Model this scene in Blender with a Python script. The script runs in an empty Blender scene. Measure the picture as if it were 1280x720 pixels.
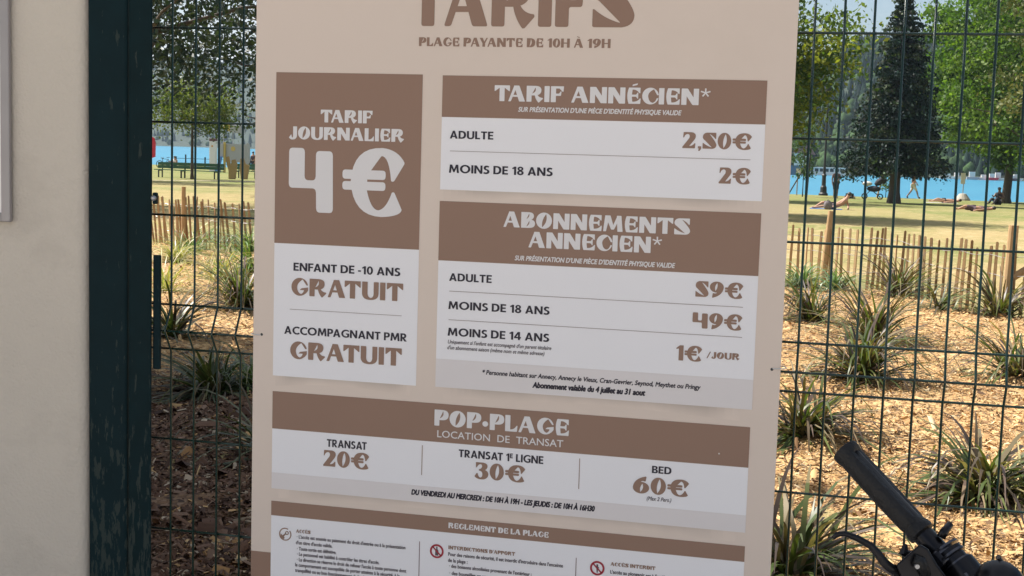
import bpy, bmesh, math, random
import numpy as np
from mathutils import Vector, Matrix
from mathutils.geometry import delaunay_2d_cdt

R = math.radians
rng = np.random.default_rng(7)
random.seed(7)
scene = bpy.context.scene
COL = scene.collection
PI = math.pi

# ------------------------------------------------------------------ camera
EYE = 1.6
PITCH, ROLL, YAW, FPX = R(5.77910), R(-1.69986), R(13.64612), 1681.966      # focal length in photo pixels (1280 wide)
_f = Vector((-math.sin(YAW)*math.cos(PITCH), math.cos(YAW)*math.cos(PITCH), -math.sin(PITCH)))
_r = Vector((math.cos(YAW), math.sin(YAW), 0)); _d = _f.cross(_r)
AX_R = math.cos(ROLL)*_r + math.sin(ROLL)*_d
AX_D = -math.sin(ROLL)*_r + math.cos(ROLL)*_d
AX_F = _f
cam = bpy.data.cameras.new('camera'); cam.lens = FPX/1280*36; cam.sensor_width = 36
cam.clip_start = 0.05; cam.clip_end = 6000
camo = bpy.data.objects.new('camera', cam); COL.objects.link(camo)
camo.matrix_world = Matrix(((AX_R.x, -AX_D.x, -AX_F.x, 0), (AX_R.y, -AX_D.y, -AX_F.y, 0),
                            (AX_R.z, -AX_D.z, -AX_F.z, EYE), (0, 0, 0, 1)))
scene.camera = camo

# ------------------------------------------------------------------ light
SUN_EL, SUN_AZ = R(50), R(-75)          # azimuth from +Y towards +X: the sun is ahead on the left
sdir = Vector((math.sin(SUN_AZ)*math.cos(SUN_EL), math.cos(SUN_AZ)*math.cos(SUN_EL), math.sin(SUN_EL)))
sun = bpy.data.lights.new('sun', 'SUN'); sun.energy = 4.7; sun.angle = R(0.53); sun.color = (1.0, .94, .86)
suno = bpy.data.objects.new('sun', sun); COL.objects.link(suno)
suno.rotation_euler = sdir.to_track_quat('Z', 'Y').to_euler(); suno.location = (-20, 20, 30)

world = bpy.data.worlds.new('World'); scene.world = world; world.use_nodes = True
nt = world.node_tree; bg = nt.nodes['Background']
sky = nt.nodes.new('ShaderNodeTexSky'); sky.sky_type = 'NISHITA'; sky.sun_disc = False
sky.sun_elevation = SUN_EL; sky.sun_rotation = SUN_AZ % (2*PI); sky.air_density = 1.0; sky.dust_density = 1.2
tc = nt.nodes.new('ShaderNodeTexCoord'); mp = nt.nodes.new('ShaderNodeMapping'); mp.inputs['Scale'].default_value = (1, 1, 2.6)
nz = nt.nodes.new('ShaderNodeTexNoise'); nz.inputs['Scale'].default_value = 2.3; nz.inputs['Detail'].default_value = 7; nz.inputs['Roughness'].default_value = .58
rp = nt.nodes.new('ShaderNodeValToRGB'); rp.color_ramp.elements[0].position = .44; rp.color_ramp.elements[1].position = .62
mx = nt.nodes.new('ShaderNodeMix'); mx.data_type = 'RGBA'; mx.inputs[7].default_value = (8.6, 8.7, 9.0, 1)
nt.links.new(tc.outputs['Generated'], mp.inputs['Vector']); nt.links.new(mp.outputs[0], nz.inputs['Vector'])
nt.links.new(nz.outputs['Fac'], rp.inputs[0]); nt.links.new(rp.outputs[0], mx.inputs[0])
nt.links.new(sky.outputs[0], mx.inputs[6]); nt.links.new(mx.outputs[2], bg.inputs['Color'])
bg.inputs['Strength'].default_value = .052
vs = scene.view_settings
vs.view_transform = 'Standard'; vs.look = 'None'; vs.exposure = 1.12; vs.gamma = 1; vs.use_curve_mapping = False
scene.render.engine = 'CYCLES'
scene.cycles.max_bounces = 6; scene.cycles.diffuse_bounces = 3; scene.cycles.transparent_max_bounces = 8
scene.cycles.volume_bounces = 0

# ------------------------------------------------------------------ measuring helpers
def ray(px, py):
    return AX_R*((px-640)/FPX) + AX_D*((py-360)/FPX) + AX_F
def at(px, py, y):                       # the point seen at a photo pixel, on the vertical plane at distance y
    v = ray(px, py); v = v*(y/v.y); return Vector((v.x, v.y, v.z+EYE))
def shore(x):
    return 92.0 if x > -12 else min(140.0, 92 + (-x-12)*.85)
def ground_z(x, y):
    if y < 12: return 0.0
    e = shore(x); t = -.6*(min(y, e)-12)/73
    if y > e: t -= (y-e)*.35
    return t
def on_ground(px, py):
    v = ray(px, py); m = 2.0
    while m < 150:
        p = v*(m/v.y)
        if p.z+EYE <= ground_z(p.x, m): break
        m += .02 if m < 30 else .1
    else:
        m = shore(v.x*92/v.y)-1.5; p = v*(m/v.y)
    return Vector((p.x, m, ground_z(p.x, m)))

# ------------------------------------------------------------------ object helpers
class MB:
    def __init__(s): s.v = []; s.f = []; s.c = []; s.col = None
    def add(s, vs_, fs_, col=None):
        b = len(s.v); s.v += [tuple(v) for v in vs_]
        s.f += [tuple(i+b for i in f) for f in fs_]; s.c += [col or s.col]*len(fs_)
    def box(s, x0, x1, y0, y1, z0, z1, M=None):
        v = [Vector(q) for q in ((x0,y0,z0),(x1,y0,z0),(x1,y1,z0),(x0,y1,z0),(x0,y0,z1),(x1,y0,z1),(x1,y1,z1),(x0,y1,z1))]
        if M: v = [M @ q for q in v]
        s.add(v, [(0,3,2,1),(4,5,6,7),(0,1,5,4),(1,2,6,5),(2,3,7,6),(3,0,4,7)])
    def tube(s, pts, rad, n=8, cap=True, closed=False, squash=None):
        pts = [Vector(p) for p in pts]; m = len(pts)
        if not hasattr(rad, '__len__'): rad = [rad]*m
        up = None; vs_ = []
        for i, p in enumerate(pts):
            if closed: t = pts[(i+1) % m]-pts[i-1]
            else: t = pts[min(i+1, m-1)]-pts[max(i-1, 0)]
            t.normalize()
            if up is None:
                up = Vector((0,0,1)) if abs(t.z) < .9 else Vector((0,1,0))
            a = up - t*up.dot(t)
            if a.length < 1e-4: a = t.orthogonal()
            a.normalize(); b = t.cross(a); up = a
            k = squash or 1
            for j in range(n):
                q = 2*PI*j/n
                vs_.append(p + a*(rad[i]*math.cos(q)) + b*(rad[i]*k*math.sin(q)))
        fs_ = []
        for i in range(m if closed else m-1):
            i2 = (i+1) % m
            for j in range(n):
                fs_.append((i*n+j, i*n+(j+1) % n, i2*n+(j+1) % n, i2*n+j))
        if cap and not closed:
            fs_.append(tuple(reversed(range(n)))); fs_.append(tuple((m-1)*n+j for j in range(n)))
        s.add(vs_, fs_)
    def lathe(s, prof, o=(0,0,0), n=16, axis=None):
        M = Vector((0,0,1)).rotation_difference(Vector(axis)).to_matrix() if axis else Matrix.Identity(3)
        o = Vector(o); vs_ = []
        for r, z in prof:
            for j in range(n):
                q = 2*PI*j/n; vs_.append(o + M @ Vector((r*math.cos(q), r*math.sin(q), z)))
        fs_ = [(i*n+j, i*n+(j+1) % n, (i+1)*n+(j+1) % n, (i+1)*n+j) for i in range(len(prof)-1) for j in range(n)]
        fs_.append(tuple(reversed(range(n)))); fs_.append(tuple((len(prof)-1)*n+j for j in range(n)))
        s.add(vs_, fs_)
    def sphere(s, c, r, n=12, sc=(1,1,1)):
        prof = [(max(1e-4, math.sin(PI*i/8))*r, -math.cos(PI*i/8)*r) for i in range(9)]
        t = MB(); t.lathe(prof, (0,0,0), n)
        s.add([(c[0]+v[0]*sc[0], c[1]+v[1]*sc[1], c[2]+v[2]*sc[2]) for v in t.v], t.f)
    def prism(s, poly, y0, y1):           # outline in x,z pushed along y
        n = len(poly)
        v = [(x, y0, z) for x, z in poly]+[(x, y1, z) for x, z in poly]
        s.add(v, [tuple(range(n)), tuple(reversed(range(n, 2*n)))]+[(i, i+n, (i+1) % n+n, (i+1) % n) for i in range(n)])
    def build(s, name, m, parent=None, loc=None, smooth=False, bevel=0):
        me = bpy.data.meshes.new(name); me.from_pydata(s.v, [], s.f)
        if any(c is not None for c in s.c):
            at_ = me.attributes.new('Col', 'FLOAT_COLOR', 'FACE')
            at_.data.foreach_set('color', np.array([(c if c is not None else (1,1,1))[:3]+(1,) for c in s.c], dtype=np.float32).ravel())
        me.update()
        bm = bmesh.new(); bm.from_mesh(me)
        if len(bm.faces) < 20000: bmesh.ops.recalc_face_normals(bm, faces=bm.faces)
        bm.to_mesh(me); bm.free()
        me.materials.append(m)
        if smooth: me.shade_smooth()
        o = bpy.data.objects.new(name, me); COL.objects.link(o)
        if parent: o.parent = parent
        if loc is not None: o.location = loc
        if bevel:
            b = o.modifiers.new('b', 'BEVEL'); b.width = bevel; b.segments = 3; b.limit_method = 'ANGLE'
        if smooth == 'auto':
            pass
        return o

def quick(name, verts, faces, m, cols=None, parent=None, loc=None):
    me = bpy.data.meshes.new(name)
    nf, k = faces.shape
    me.vertices.add(len(verts)); me.vertices.foreach_set('co', np.asarray(verts, np.float32).ravel())
    me.loops.add(nf*k); me.loops.foreach_set('vertex_index', np.asarray(faces, np.int32).ravel())
    me.polygons.add(nf); me.polygons.foreach_set('loop_start', np.arange(0, nf*k, k, dtype=np.int32))
    if cols is not None:
        a = me.attributes.new('Col', 'FLOAT_COLOR', 'FACE')
        a.data.foreach_set('color', np.concatenate([cols, np.ones((nf,1))], 1).astype(np.float32).ravel())
    me.update(calc_edges=True); me.materials.append(m)
    o = bpy.data.objects.new(name, me); COL.objects.link(o)
    if parent: o.parent = parent
    if loc is not None: o.location = loc
    return o

def tag(o, label=None, cat=None, group=None, kind=None):
    if label: o['label'] = label
    if cat: o['category'] = cat
    if group: o['group'] = group
    if kind: o['kind'] = kind
    return o
def thing(name, loc, label, cat, group=None, rz=0):
    o = bpy.data.objects.new(name, None); COL.objects.link(o); o.location = loc; o.rotation_euler = (0, 0, rz)
    o.empty_display_size = .1
    return tag(o, label, cat, group)

# ------------------------------------------------------------------ materials
def mat(name, col, rough=.6, var=.12, scale=6, bump=0, bscale=60, metal=0, spec=.5, stain=None, low=None):
    m = bpy.data.materials.new(name); m.use_nodes = True; t = m.node_tree; b = t.nodes['Principled BSDF']
    b.inputs['Roughness'].default_value = rough; b.inputs['Metallic'].default_value = metal
    b.inputs['Specular IOR Level'].default_value = spec
    co = t.nodes.new('ShaderNodeTexCoord')
    n = t.nodes.new('ShaderNodeTexNoise'); n.inputs['Scale'].default_value = scale; n.inputs['Detail'].default_value = 6
    t.links.new(co.outputs['Object'], n.inputs['Vector'])
    r = t.nodes.new('ShaderNodeMix'); r.data_type = 'RGBA'
    r.inputs[6].default_value = tuple(c*(1-var) for c in col)+(1,); r.inputs[7].default_value = tuple(min(1, c*(1+var)) for c in col)+(1,)
    t.links.new(n.outputs['Fac'], r.inputs[0]); out = r.outputs[2]
    if stain:
        sc_, sz, lo, hi, amount = stain
        mpn = t.nodes.new('ShaderNodeMapping'); mpn.inputs['Scale'].default_value = sz
        n2 = t.nodes.new('ShaderNodeTexNoise'); n2.inputs['Scale'].default_value = 1; n2.inputs['Detail'].default_value = 5; n2.inputs['Roughness'].default_value = .65
        t.links.new(co.outputs['Object'], mpn.inputs['Vector']); t.links.new(mpn.outputs[0], n2.inputs['Vector'])
        rr = t.nodes.new('ShaderNodeMapRange'); rr.inputs[1].default_value = lo; rr.inputs[2].default_value = hi; rr.inputs[4].default_value = amount
        t.links.new(n2.outputs['Fac'], rr.inputs[0])
        if low:                            # wear that grows towards the ground
            sx_ = t.nodes.new('ShaderNodeSeparateXYZ'); t.links.new(co.outputs['Object'], sx_.inputs[0])
            zr = t.nodes.new('ShaderNodeMapRange'); zr.inputs[1].default_value = low[0]; zr.inputs[2].default_value = low[1]
            zr.inputs[3].default_value = .16; zr.inputs[4].default_value = 0
            t.links.new(sx_.outputs[2], zr.inputs[0])
            ad = t.nodes.new('ShaderNodeMath'); ad.operation = 'ADD'; t.links.new(n2.outputs['Fac'], ad.inputs[0]); t.links.new(zr.outputs[0], ad.inputs[1])
            t.links.new(ad.outputs[0], rr.inputs[0])
        r2 = t.nodes.new('ShaderNodeMix'); r2.data_type = 'RGBA'; r2.inputs[7].default_value = tuple(sc_)+(1,)
        t.links.new(rr.outputs[0], r2.inputs[0]); t.links.new(out, r2.inputs[6]); out = r2.outputs[2]
    t.links.new(out, b.inputs['Base Color'])
    if bump:
        n3 = t.nodes.new('ShaderNodeTexNoise'); n3.inputs['Scale'].default_value = bscale; n3.inputs['Detail'].default_value = 6
        t.links.new(co.outputs['Object'], n3.inputs['Vector'])
        bp = t.nodes.new('ShaderNodeBump'); bp.inputs['Strength'].default_value = bump; bp.inputs['Distance'].default_value = .01
        t.links.new(n3.outputs['Fac'], bp.inputs['Height']); t.links.new(bp.outputs[0], b.inputs['Normal'])
    return m
def attr_mat(name, rough=.6, trans=0, spec=.3, sat=1):
    m = bpy.data.materials.new(name); m.use_nodes = True; t = m.node_tree; b = t.nodes['Principled BSDF']
    b.inputs['Roughness'].default_value = rough; b.inputs['Specular IOR Level'].default_value = spec
    a = t.nodes.new('ShaderNodeAttribute'); a.attribute_name = 'Col'
    n = t.nodes.new('ShaderNodeTexNoise'); n.inputs['Scale'].default_value = 9
    co = t.nodes.new('ShaderNodeTexCoord'); t.links.new(co.outputs['Object'], n.inputs['Vector'])
    mr = t.nodes.new('ShaderNodeMapRange'); mr.inputs[3].default_value = .82; mr.inputs[4].default_value = 1.18
    t.links.new(n.outputs['Fac'], mr.inputs[0])
    mu = t.nodes.new('ShaderNodeVectorMath'); mu.operation = 'SCALE'
    t.links.new(a.outputs['Color'], mu.inputs[0]); t.links.new(mr.outputs[0], mu.inputs['Scale'])
    t.links.new(mu.outputs[0], b.inputs['Base Color'])
    if trans:
        tr = t.nodes.new('ShaderNodeBsdfTranslucent'); ms = t.nodes.new('ShaderNodeMixShader'); ms.inputs[0].default_value = trans
        tm = t.nodes.new('ShaderNodeVectorMath'); tm.operation = 'MULTIPLY'; tm.inputs[1].default_value = (1.3, 1.5, .5)
        t.links.new(mu.outputs[0], tm.inputs[0]); t.links.new(tm.outputs[0], tr.inputs['Color'])
        t.links.new(b.outputs[0], ms.inputs[1]); t.links.new(tr.outputs[0], ms.inputs[2])
        t.links.new(ms.outputs[0], t.nodes['Material Output'].inputs['Surface'])
    return m

BEIGE = (.725, .605, .515); BROWN = (.285, .172, .120)
M_beige = mat('beige_print', BEIGE, .48, .03, 2, .05, 6, stain=((.65, .54, .45), (3, 3, 4), .5, .78, .45))
M_brown = mat('brown_print', BROWN, .55, .03, 3)
M_white = mat('white_print', (.85, .83, .84), .5, .02, 4)
M_cream = mat('pale_print', (.74, .69, .675), .5, .02, 4)
M_black = mat('dark_ink', (.012, .008, .022), .5, .1)
M_grey = mat('grey_ink', (.10, .08, .09), .5, .1)
M_letter = mat('white_letter_print', (.75, .72, .71), .5, .02)
M_red = mat('red_ink', (.36, .012, .03), .5, .08)
M_wine = mat('wine_ink', (.16, .06, .06), .5, .08)
M_wall = mat('cream_render', (.615, .55, .465), .85, .06, 4, .4, 140, stain=((.40, .35, .29), (2.5, 2.5, 4), .54, .75, .4))
M_post = mat('green_painted_steel', (.004, .017, .021), .55, .3, 14, .05, 40, spec=.1, stain=((.045, .058, .050), (85, 85, 20), .645, .675, .6), low=(.62, 1.25))
M_post_worn = mat('worn_green_paint', (.0035, .016, .019), .55, .35, 20, .1, 50, spec=.1, stain=((.048, .060, .052), (95, 95, 16), .645, .675, .6), low=(.62, 1.25))
M_wire = mat('green_coated_wire', (.0055, .027, .021), .22, .2, 30)
M_alu = mat('grey_aluminium', (.33, .31, .31), .4, .1, 8, 0, 0, .4)
M_rubber = mat('black_rubber', (.006, .006, .007), .5, .3, 60, .3, 220, spec=.35)
M_clamp = mat('dark_polished_metal', (.09, .09, .10), .28, .2, 30, 0, 0, .85)
M_blackmetal = mat('black_anodised_metal', (.012, .012, .015), .3, .2, 30, 0, 0, .6)
M_steel = mat('brushed_steel', (.35, .35, .37), .3, .15, 40, 0, 0, .9)
M_frame = mat('dark_blue_paint', (.02, .03, .05), .3, .1)
M_wood = mat('weathered_paling', (.30, .185, .085), .8, .35, 9, .2, 60)
M_woodp = mat('pale_paling', (.42, .28, .14), .8, .3, 9, .2, 60)
M_bark = mat('bark', (.075, .058, .045), .9, .4, 6, .5, 20)
M_leaf = attr_mat('leaf', .55, .38, .18)
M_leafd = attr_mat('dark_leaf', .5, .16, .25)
M_needle = attr_mat('needles', .6, .12, .2)
M_blade = attr_mat('strap_leaf', .42, .22, .35)
M_chip = attr_mat('wood_chips', .85, 0, .15)
M_forest = attr_mat('forest_leaf', .8, 0, .1)
M_bench = mat('green_bench_paint', (.03, .11, .055), .5, .15)
M_dark = mat('dark_iron', (.02, .022, .024), .5, .2)
M_stone = mat('concrete', (.42, .38, .32), .9, .12, 8, .2, 40)
M_tie = mat('clear_nylon', (.6, .6, .58), .35, .1)

# ------------------------------------------------------------------ ground, lawn, lake, hills
def ground_mat():
    m = bpy.data.materials.new('lawn'); m.use_nodes = True; t = m.node_tree; b = t.nodes['Principled BSDF']
    b.inputs['Roughness'].default_value = .95; b.inputs['Specular IOR Level'].default_value = .1
    co = t.nodes.new('ShaderNodeTexCoord')
    def noise(sc, det=5):
        mpn = t.nodes.new('ShaderNodeMapping'); mpn.inputs['Scale'].default_value = sc
        n = t.nodes.new('ShaderNodeTexNoise'); n.inputs['Scale'].default_value = 1; n.inputs['Detail'].default_value = det; n.inputs['Roughness'].default_value = .62
        t.links.new(co.outputs['Object'], mpn.inputs['Vector']); t.links.new(mpn.outputs[0], n.inputs['Vector']); return n
    def mix(a, bb, f):
        x = t.nodes.new('ShaderNodeMix'); x.data_type = 'RGBA'
        if isinstance(a, tuple): x.inputs[6].default_value = a+(1,)
        else: t.links.new(a, x.inputs[6])
        if isinstance(bb, tuple): x.inputs[7].default_value = bb+(1,)
        else: t.links.new(bb, x.inputs[7])
        t.links.new(f, x.inputs[0]); return x.outputs[2]
    def ramp(o, lo, hi):
        r = t.nodes.new('ShaderNodeMapRange'); r.inputs[1].default_value = lo; r.inputs[2].default_value = hi
        t.links.new(o, r.inputs[0]); return r.outputs[0]
    n1 = noise((.13, .10, .1)); n2 = noise((3, 1.2, 1), 8); n3 = noise((22, 22, 22), 4)
    base = mix((.40, .305, .15), (.20, .215, .075), ramp(n1.outputs['Fac'], .44, .6))
    base = mix(base, (.50, .39, .22), ramp(n2.outputs['Fac'], .5, .7))
    base = mix(base, (.16, .15, .06), ramp(n3.outputs['Fac'], .5, .72))
    sx_ = t.nodes.new('ShaderNodeSeparateXYZ'); t.links.new(co.outputs['Object'], sx_.inputs[0])
    n4 = noise((.05, .09, .1), 6); ma = t.nodes.new('ShaderNodeMath'); ma.operation = 'MULTIPLY_ADD'; ma.inputs[1].default_value = 60
    t.links.new(n4.outputs['Fac'], ma.inputs[0]); t.links.new(sx_.outputs[1], ma.inputs[2])
    fr_ = ramp(ma.outputs[0], 66, 104); hf = t.nodes.new('ShaderNodeMath'); hf.operation = 'MULTIPLY'; hf.inputs[1].default_value = .72
    t.links.new(fr_, hf.inputs[0])
    base = mix(base, (.155, .185, .06), hf.outputs[0])
    t.links.new(base, b.inputs['Base Color'])
    bp = t.nodes.new('ShaderNodeBump'); bp.inputs['Strength'].default_value = .6; bp.inputs['Distance'].default_value = .05
    t.links.new(n3.outputs['Fac'], bp.inputs['Height']); t.links.new(bp.outputs[0], b.inputs['Normal'])
    return m
M_lawn = ground_mat()
def mulch_mat():
    m = mat('mulch', (.3, .2, .1), .95, .5, 30, .9, 70); t = m.node_tree; b = t.nodes['Principled BSDF']
    co = t.nodes.new('ShaderNodeTexCoord'); nn = t.nodes.new('ShaderNodeTexNoise'); nn.inputs['Scale'].default_value = 14
    t.links.new(co.outputs['Object'], nn.inputs['Vector'])
    va = t.nodes.new('ShaderNodeVectorMath'); va.operation = 'MULTIPLY_ADD'; va.inputs[1].default_value = (.08, .08, .08)
    t.links.new(nn.outputs['Color'], va.inputs[0]); t.links.new(co.outputs['Object'], va.inputs[2])
    vo = t.nodes.new('ShaderNodeTexVoronoi'); vo.inputs['Scale'].default_value = 46; t.links.new(va.outputs[0], vo.inputs['Vector'])
    sp = t.nodes.new('ShaderNodeSeparateColor'); t.links.new(vo.outputs['Color'], sp.inputs[0])
    cr = t.nodes.new('ShaderNodeValToRGB'); e = cr.color_ramp.elements
    e[0].position = 0; e[0].color = (.10, .055, .028, 1); e[1].position = 1; e[1].color = (.66, .47, .24, 1)
    for p_, c_ in ((.2, (.27, .15, .06, 1)), (.5, (.46, .28, .11, 1)), (.8, (.58, .37, .155, 1))):
        q = e.new(p_); q.color = c_
    t.links.new(sp.outputs[0], cr.inputs[0])
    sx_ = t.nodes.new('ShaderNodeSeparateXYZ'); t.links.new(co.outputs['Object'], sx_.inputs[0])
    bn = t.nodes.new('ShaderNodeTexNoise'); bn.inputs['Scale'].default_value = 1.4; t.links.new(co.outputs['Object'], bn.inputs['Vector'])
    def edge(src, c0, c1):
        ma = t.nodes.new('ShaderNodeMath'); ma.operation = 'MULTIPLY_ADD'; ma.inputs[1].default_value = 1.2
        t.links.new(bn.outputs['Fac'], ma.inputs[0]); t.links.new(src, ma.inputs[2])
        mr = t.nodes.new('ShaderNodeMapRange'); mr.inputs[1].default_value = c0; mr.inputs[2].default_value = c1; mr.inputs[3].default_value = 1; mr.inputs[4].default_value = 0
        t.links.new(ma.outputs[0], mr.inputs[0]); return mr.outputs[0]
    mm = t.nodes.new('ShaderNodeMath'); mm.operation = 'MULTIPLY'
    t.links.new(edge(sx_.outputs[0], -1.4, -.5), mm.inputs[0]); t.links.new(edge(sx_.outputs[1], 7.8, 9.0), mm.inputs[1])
    xo = t.nodes.new('ShaderNodeMix'); xo.data_type = 'RGBA'; xo.blend_type = 'MULTIPLY'; xo.inputs[7].default_value = (.34, .30, .34, 1)  # tree shade at the near left painted darker into the base colour
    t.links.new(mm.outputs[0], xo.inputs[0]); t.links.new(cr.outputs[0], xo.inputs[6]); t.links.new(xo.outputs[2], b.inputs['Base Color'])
    bp = t.nodes.new('ShaderNodeBump'); bp.inputs['Strength'].default_value = 1; bp.inputs['Distance'].default_value = .02
    t.links.new(sp.outputs[1], bp.inputs['Height']); t.links.new(bp.outputs[0], b.inputs['Normal'])
    return m
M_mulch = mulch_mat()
M_soil = mat('mulch_soil', (.32, .20, .095), .95, .5, 30, .9, 70, stain=((.50, .33, .16), (18, 18, 18), .5, .62, .8))
M_pave = mat('light_concrete', (.60, .55, .50), .9, .1, 3, .15, 50)
M_path = mat('pale_gravel', (.56, .47, .34), .95, .1, 2)

def sheet(name, xs, ys, zf, m):
    V = [(x, y, zf(x, y)) for y in ys for x in xs]; n = len(xs)
    F = [(j*n+i, j*n+i+1, (j+1)*n+i+1, (j+1)*n+i) for j in range(len(ys)-1) for i in range(n-1)]
    b = MB(); b.add(V, F); o = b.build(name, m, smooth=True); return tag(o, kind='structure')
xs = list(np.concatenate([np.linspace(-900, -160, 8), np.linspace(-150, 150, 76), np.linspace(160, 900, 8)]))
ys = list(np.concatenate([np.linspace(-40, 10, 6), np.linspace(12, 150, 93), np.linspace(160, 2400, 12)]))
def lawn_z(x, y):
    z = ground_z(x, y)
    return max(z, -6)
sheet('lawn', xs, ys, lawn_z, M_lawn)

# lake
def lake_mat():
    m = bpy.data.materials.new('lake_water'); m.use_nodes = True; t = m.node_tree; b = t.nodes['Principled BSDF']
    b.inputs['Base Color'].default_value = (.035, .30, .46, 1); b.inputs['Roughness'].default_value = .35; b.inputs['Specular IOR Level'].default_value = .25
    co = t.nodes.new('ShaderNodeTexCoord'); mpn = t.nodes.new('ShaderNodeMapping'); mpn.inputs['Scale'].default_value = (.5, 1.2, 1)
    n = t.nodes.new('ShaderNodeTexNoise'); n.inputs['Scale'].default_value = 1; n.inputs['Detail'].default_value = 5
    t.links.new(co.outputs['Object'], mpn.inputs['Vector']); t.links.new(mpn.outputs[0], n.inputs['Vector'])
    bp = t.nodes.new('ShaderNodeBump'); bp.inputs['Strength'].default_value = .5; bp.inputs['Distance'].default_value = .15
    t.links.new(n.outputs['Fac'], bp.inputs['Height']); t.links.new(bp.outputs[0], b.inputs['Normal'])
    mpn2 = t.nodes.new('ShaderNodeMapping'); mpn2.inputs['Scale'].default_value = (.01, .03, 1)
    n2 = t.nodes.new('ShaderNodeTexNoise'); n2.inputs['Scale'].default_value = 1; n2.inputs['Detail'].default_value = 6
    t.links.new(co.outputs['Object'], mpn2.inputs['Vector']); t.links.new(mpn2.outputs[0], n2.inputs['Vector'])
    x = t.nodes.new('ShaderNodeMix'); x.data_type = 'RGBA'; x.inputs[6].default_value = (.006, .15, .27, 1); x.inputs[7].default_value = (.02, .23, .35, 1)
    t.links.new(n2.outputs['Fac'], x.inputs[0]); t.links.new(x.outputs[2], b.inputs['Base Color'])
    return m
LAKE = -1.75
sheet('lake', [-900, -300, 0, 300, 900], [88, 150, 300, 800, 2300], lambda x, y: LAKE, lake_mat())

# hills beyond the lake: (bearing x/y, shore distance, ridge distance, ridge height)
def far_shore(b): return float(np.interp(b, [-.7, -.45, -.15, .1, .5], [950, 860, 430, 345, 330]))
def ridge_h(b): return float(np.interp(b, [-.8, -.6, -.5, -.42, -.3, -.15, -.03, .03, .06, .12, .3, .6], [95, 92, 80, 66, 60, 54, 52, 57, 58, 53, 60, 55]))
def hill_z(b, t):
    wob = .05*math.sin(b*37)+.04*math.sin(b*83+1)
    return LAKE + .4 + (ridge_h(b)*(1+wob))*(math.sin(min(t, 1)*PI/2)**1.25)
bs = np.linspace(-1.1, .9, 90); ts = np.linspace(-.04, 1.15, 22)
def hill_pt(b, t):
    y = far_shore(b)+t*330
    return (b*y, y, hill_z(b, t) if t > 0 else LAKE-.6)
V = [hill_pt(b, t) for t in ts for b in bs]; n = len(bs)
F = [(j*n+i, j*n+i+1, (j+1)*n+i+1, (j+1)*n+i) for j in range(len(ts)-1) for i in range(n-1)]
hb = MB(); hb.add(V, F)
tag(hb.build('hills', mat('wooded_slope', (.020, .036, .022), .95, .4, .05), smooth=True), kind='structure')

# forest on those slopes: one far-off wood
def forest():
    vs_, fs_, cs_ = [], [], []
    for k in range(5200):
        if k < 1500: b = random.uniform(-.75, -.38)
        elif k < 4200: b = random.uniform(-.10, .2)
        else: b = random.uniform(-.4, .5)
        t = random.random()**1.1*1.02
        if t < .012: t = .012
        x, y, z = hill_pt(b, t)
        conif = random.random() < (.35 if t < .25 else .8)
        base = len(vs_)
        if conif:
            h = random.uniform(4.5, 8); r = h*.2
            rings = [(r, .08), (r*.95, .25), (r*.6, .52), (r*.3, .78), (.05, 1)]
            g = random.uniform(.6, 1.25); c = (.013*g, .030*g, .020*g)
        else:
            h = random.uniform(3, 5.5); r = h*.42
            rings = [(r*.5, .05), (r, .35), (r*.95, .6), (r*.6, .85), (.05, 1)]
            g = random.uniform(.7, 1.35); c = (.036*g, .068*g, .022*g)
        N = 7; a0 = random.random()*6
        for rr, hh in rings:
            for j in range(N):
                q = a0+2*PI*j/N; w = rr*random.uniform(.65, 1.3)
                vs_.append((x+w*math.cos(q), y+w*math.sin(q), z+h*(hh+random.uniform(-.05, .05)*(hh < 1))-.5))
        for i in range(4):
            for j in range(N):
                fs_.append((base+i*N+j, base+i*N+(j+1) % N, base+(i+1)*N+(j+1) % N, base+(i+1)*N+j))
                e = random.uniform(.75, 1.25); cs_.append((c[0]*e, c[1]*e, c[2]*e))
    o = quick('forest', np.array(vs_), np.array(fs_), M_forest, np.array(cs_))
    tag(o, 'far-off wood covering the hillside beyond the blue lake', 'forest', kind='stuff')
forest()

# near side: paved ground we stand on, and the mulch bed behind the mesh fence
b = MB(); b.box(-14, 14, -14, 2.50, -.3, .19)
tag(b.build('pavement', M_pave, bevel=.01), kind='structure')
FENCE_PX = [(60, 288), (150, 300), (260, 315), (640, 334), (1000, 357), (1082, 369), (1200, 391), (1300, 411)]
FL = [on_ground(*q) for q in FENCE_PX]
FL = [Vector((FL[0].x-12, FL[0].y+3, 0))] + FL + [Vector((FL[-1].x+4, FL[-1].y-2.2, 0))]
def fence_y(x): return float(np.interp(x, [q.x for q in FL], [q.y for q in FL]))
bx = list(np.linspace(-26, 16, 85)); V = []; F = []
NY = 40
for j in range(NY):
    for x in bx:
        y0 = 2.5; y1 = fence_y(x)+.12+.15*math.sin(x*3.1)
        y = y0+(y1-y0)*j/(NY-1)
        hump = .05*math.sin(x*1.9+y*.8)+.035*math.sin(x*4.1-y*2.3)+.02*math.sin(x*9+y*7)
        V.append((x, y, ground_z(x, y)+.02+.05*min(1, (NY-1-j)/4)+(hump if 0 < j < NY-2 else 0)))
n = len(bx); F = [(j*n+i, j*n+i+1, (j+1)*n+i+1, (j+1)*n+i) for j in range(NY-1) for i in range(n-1)]
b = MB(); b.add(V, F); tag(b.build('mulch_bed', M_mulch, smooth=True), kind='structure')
BED = np.array(V).reshape(NY, n, 3)
def bed_z(x, y):
    i = min(max((x+26)/42*(n-1), 0), n-1.001); i0 = int(i); fx = i-i0
    col = BED[:, i0, :]*(1-fx)+BED[:, i0+1, :]*fx
    return float(np.interp(y, col[:, 1], col[:, 2]))

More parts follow.
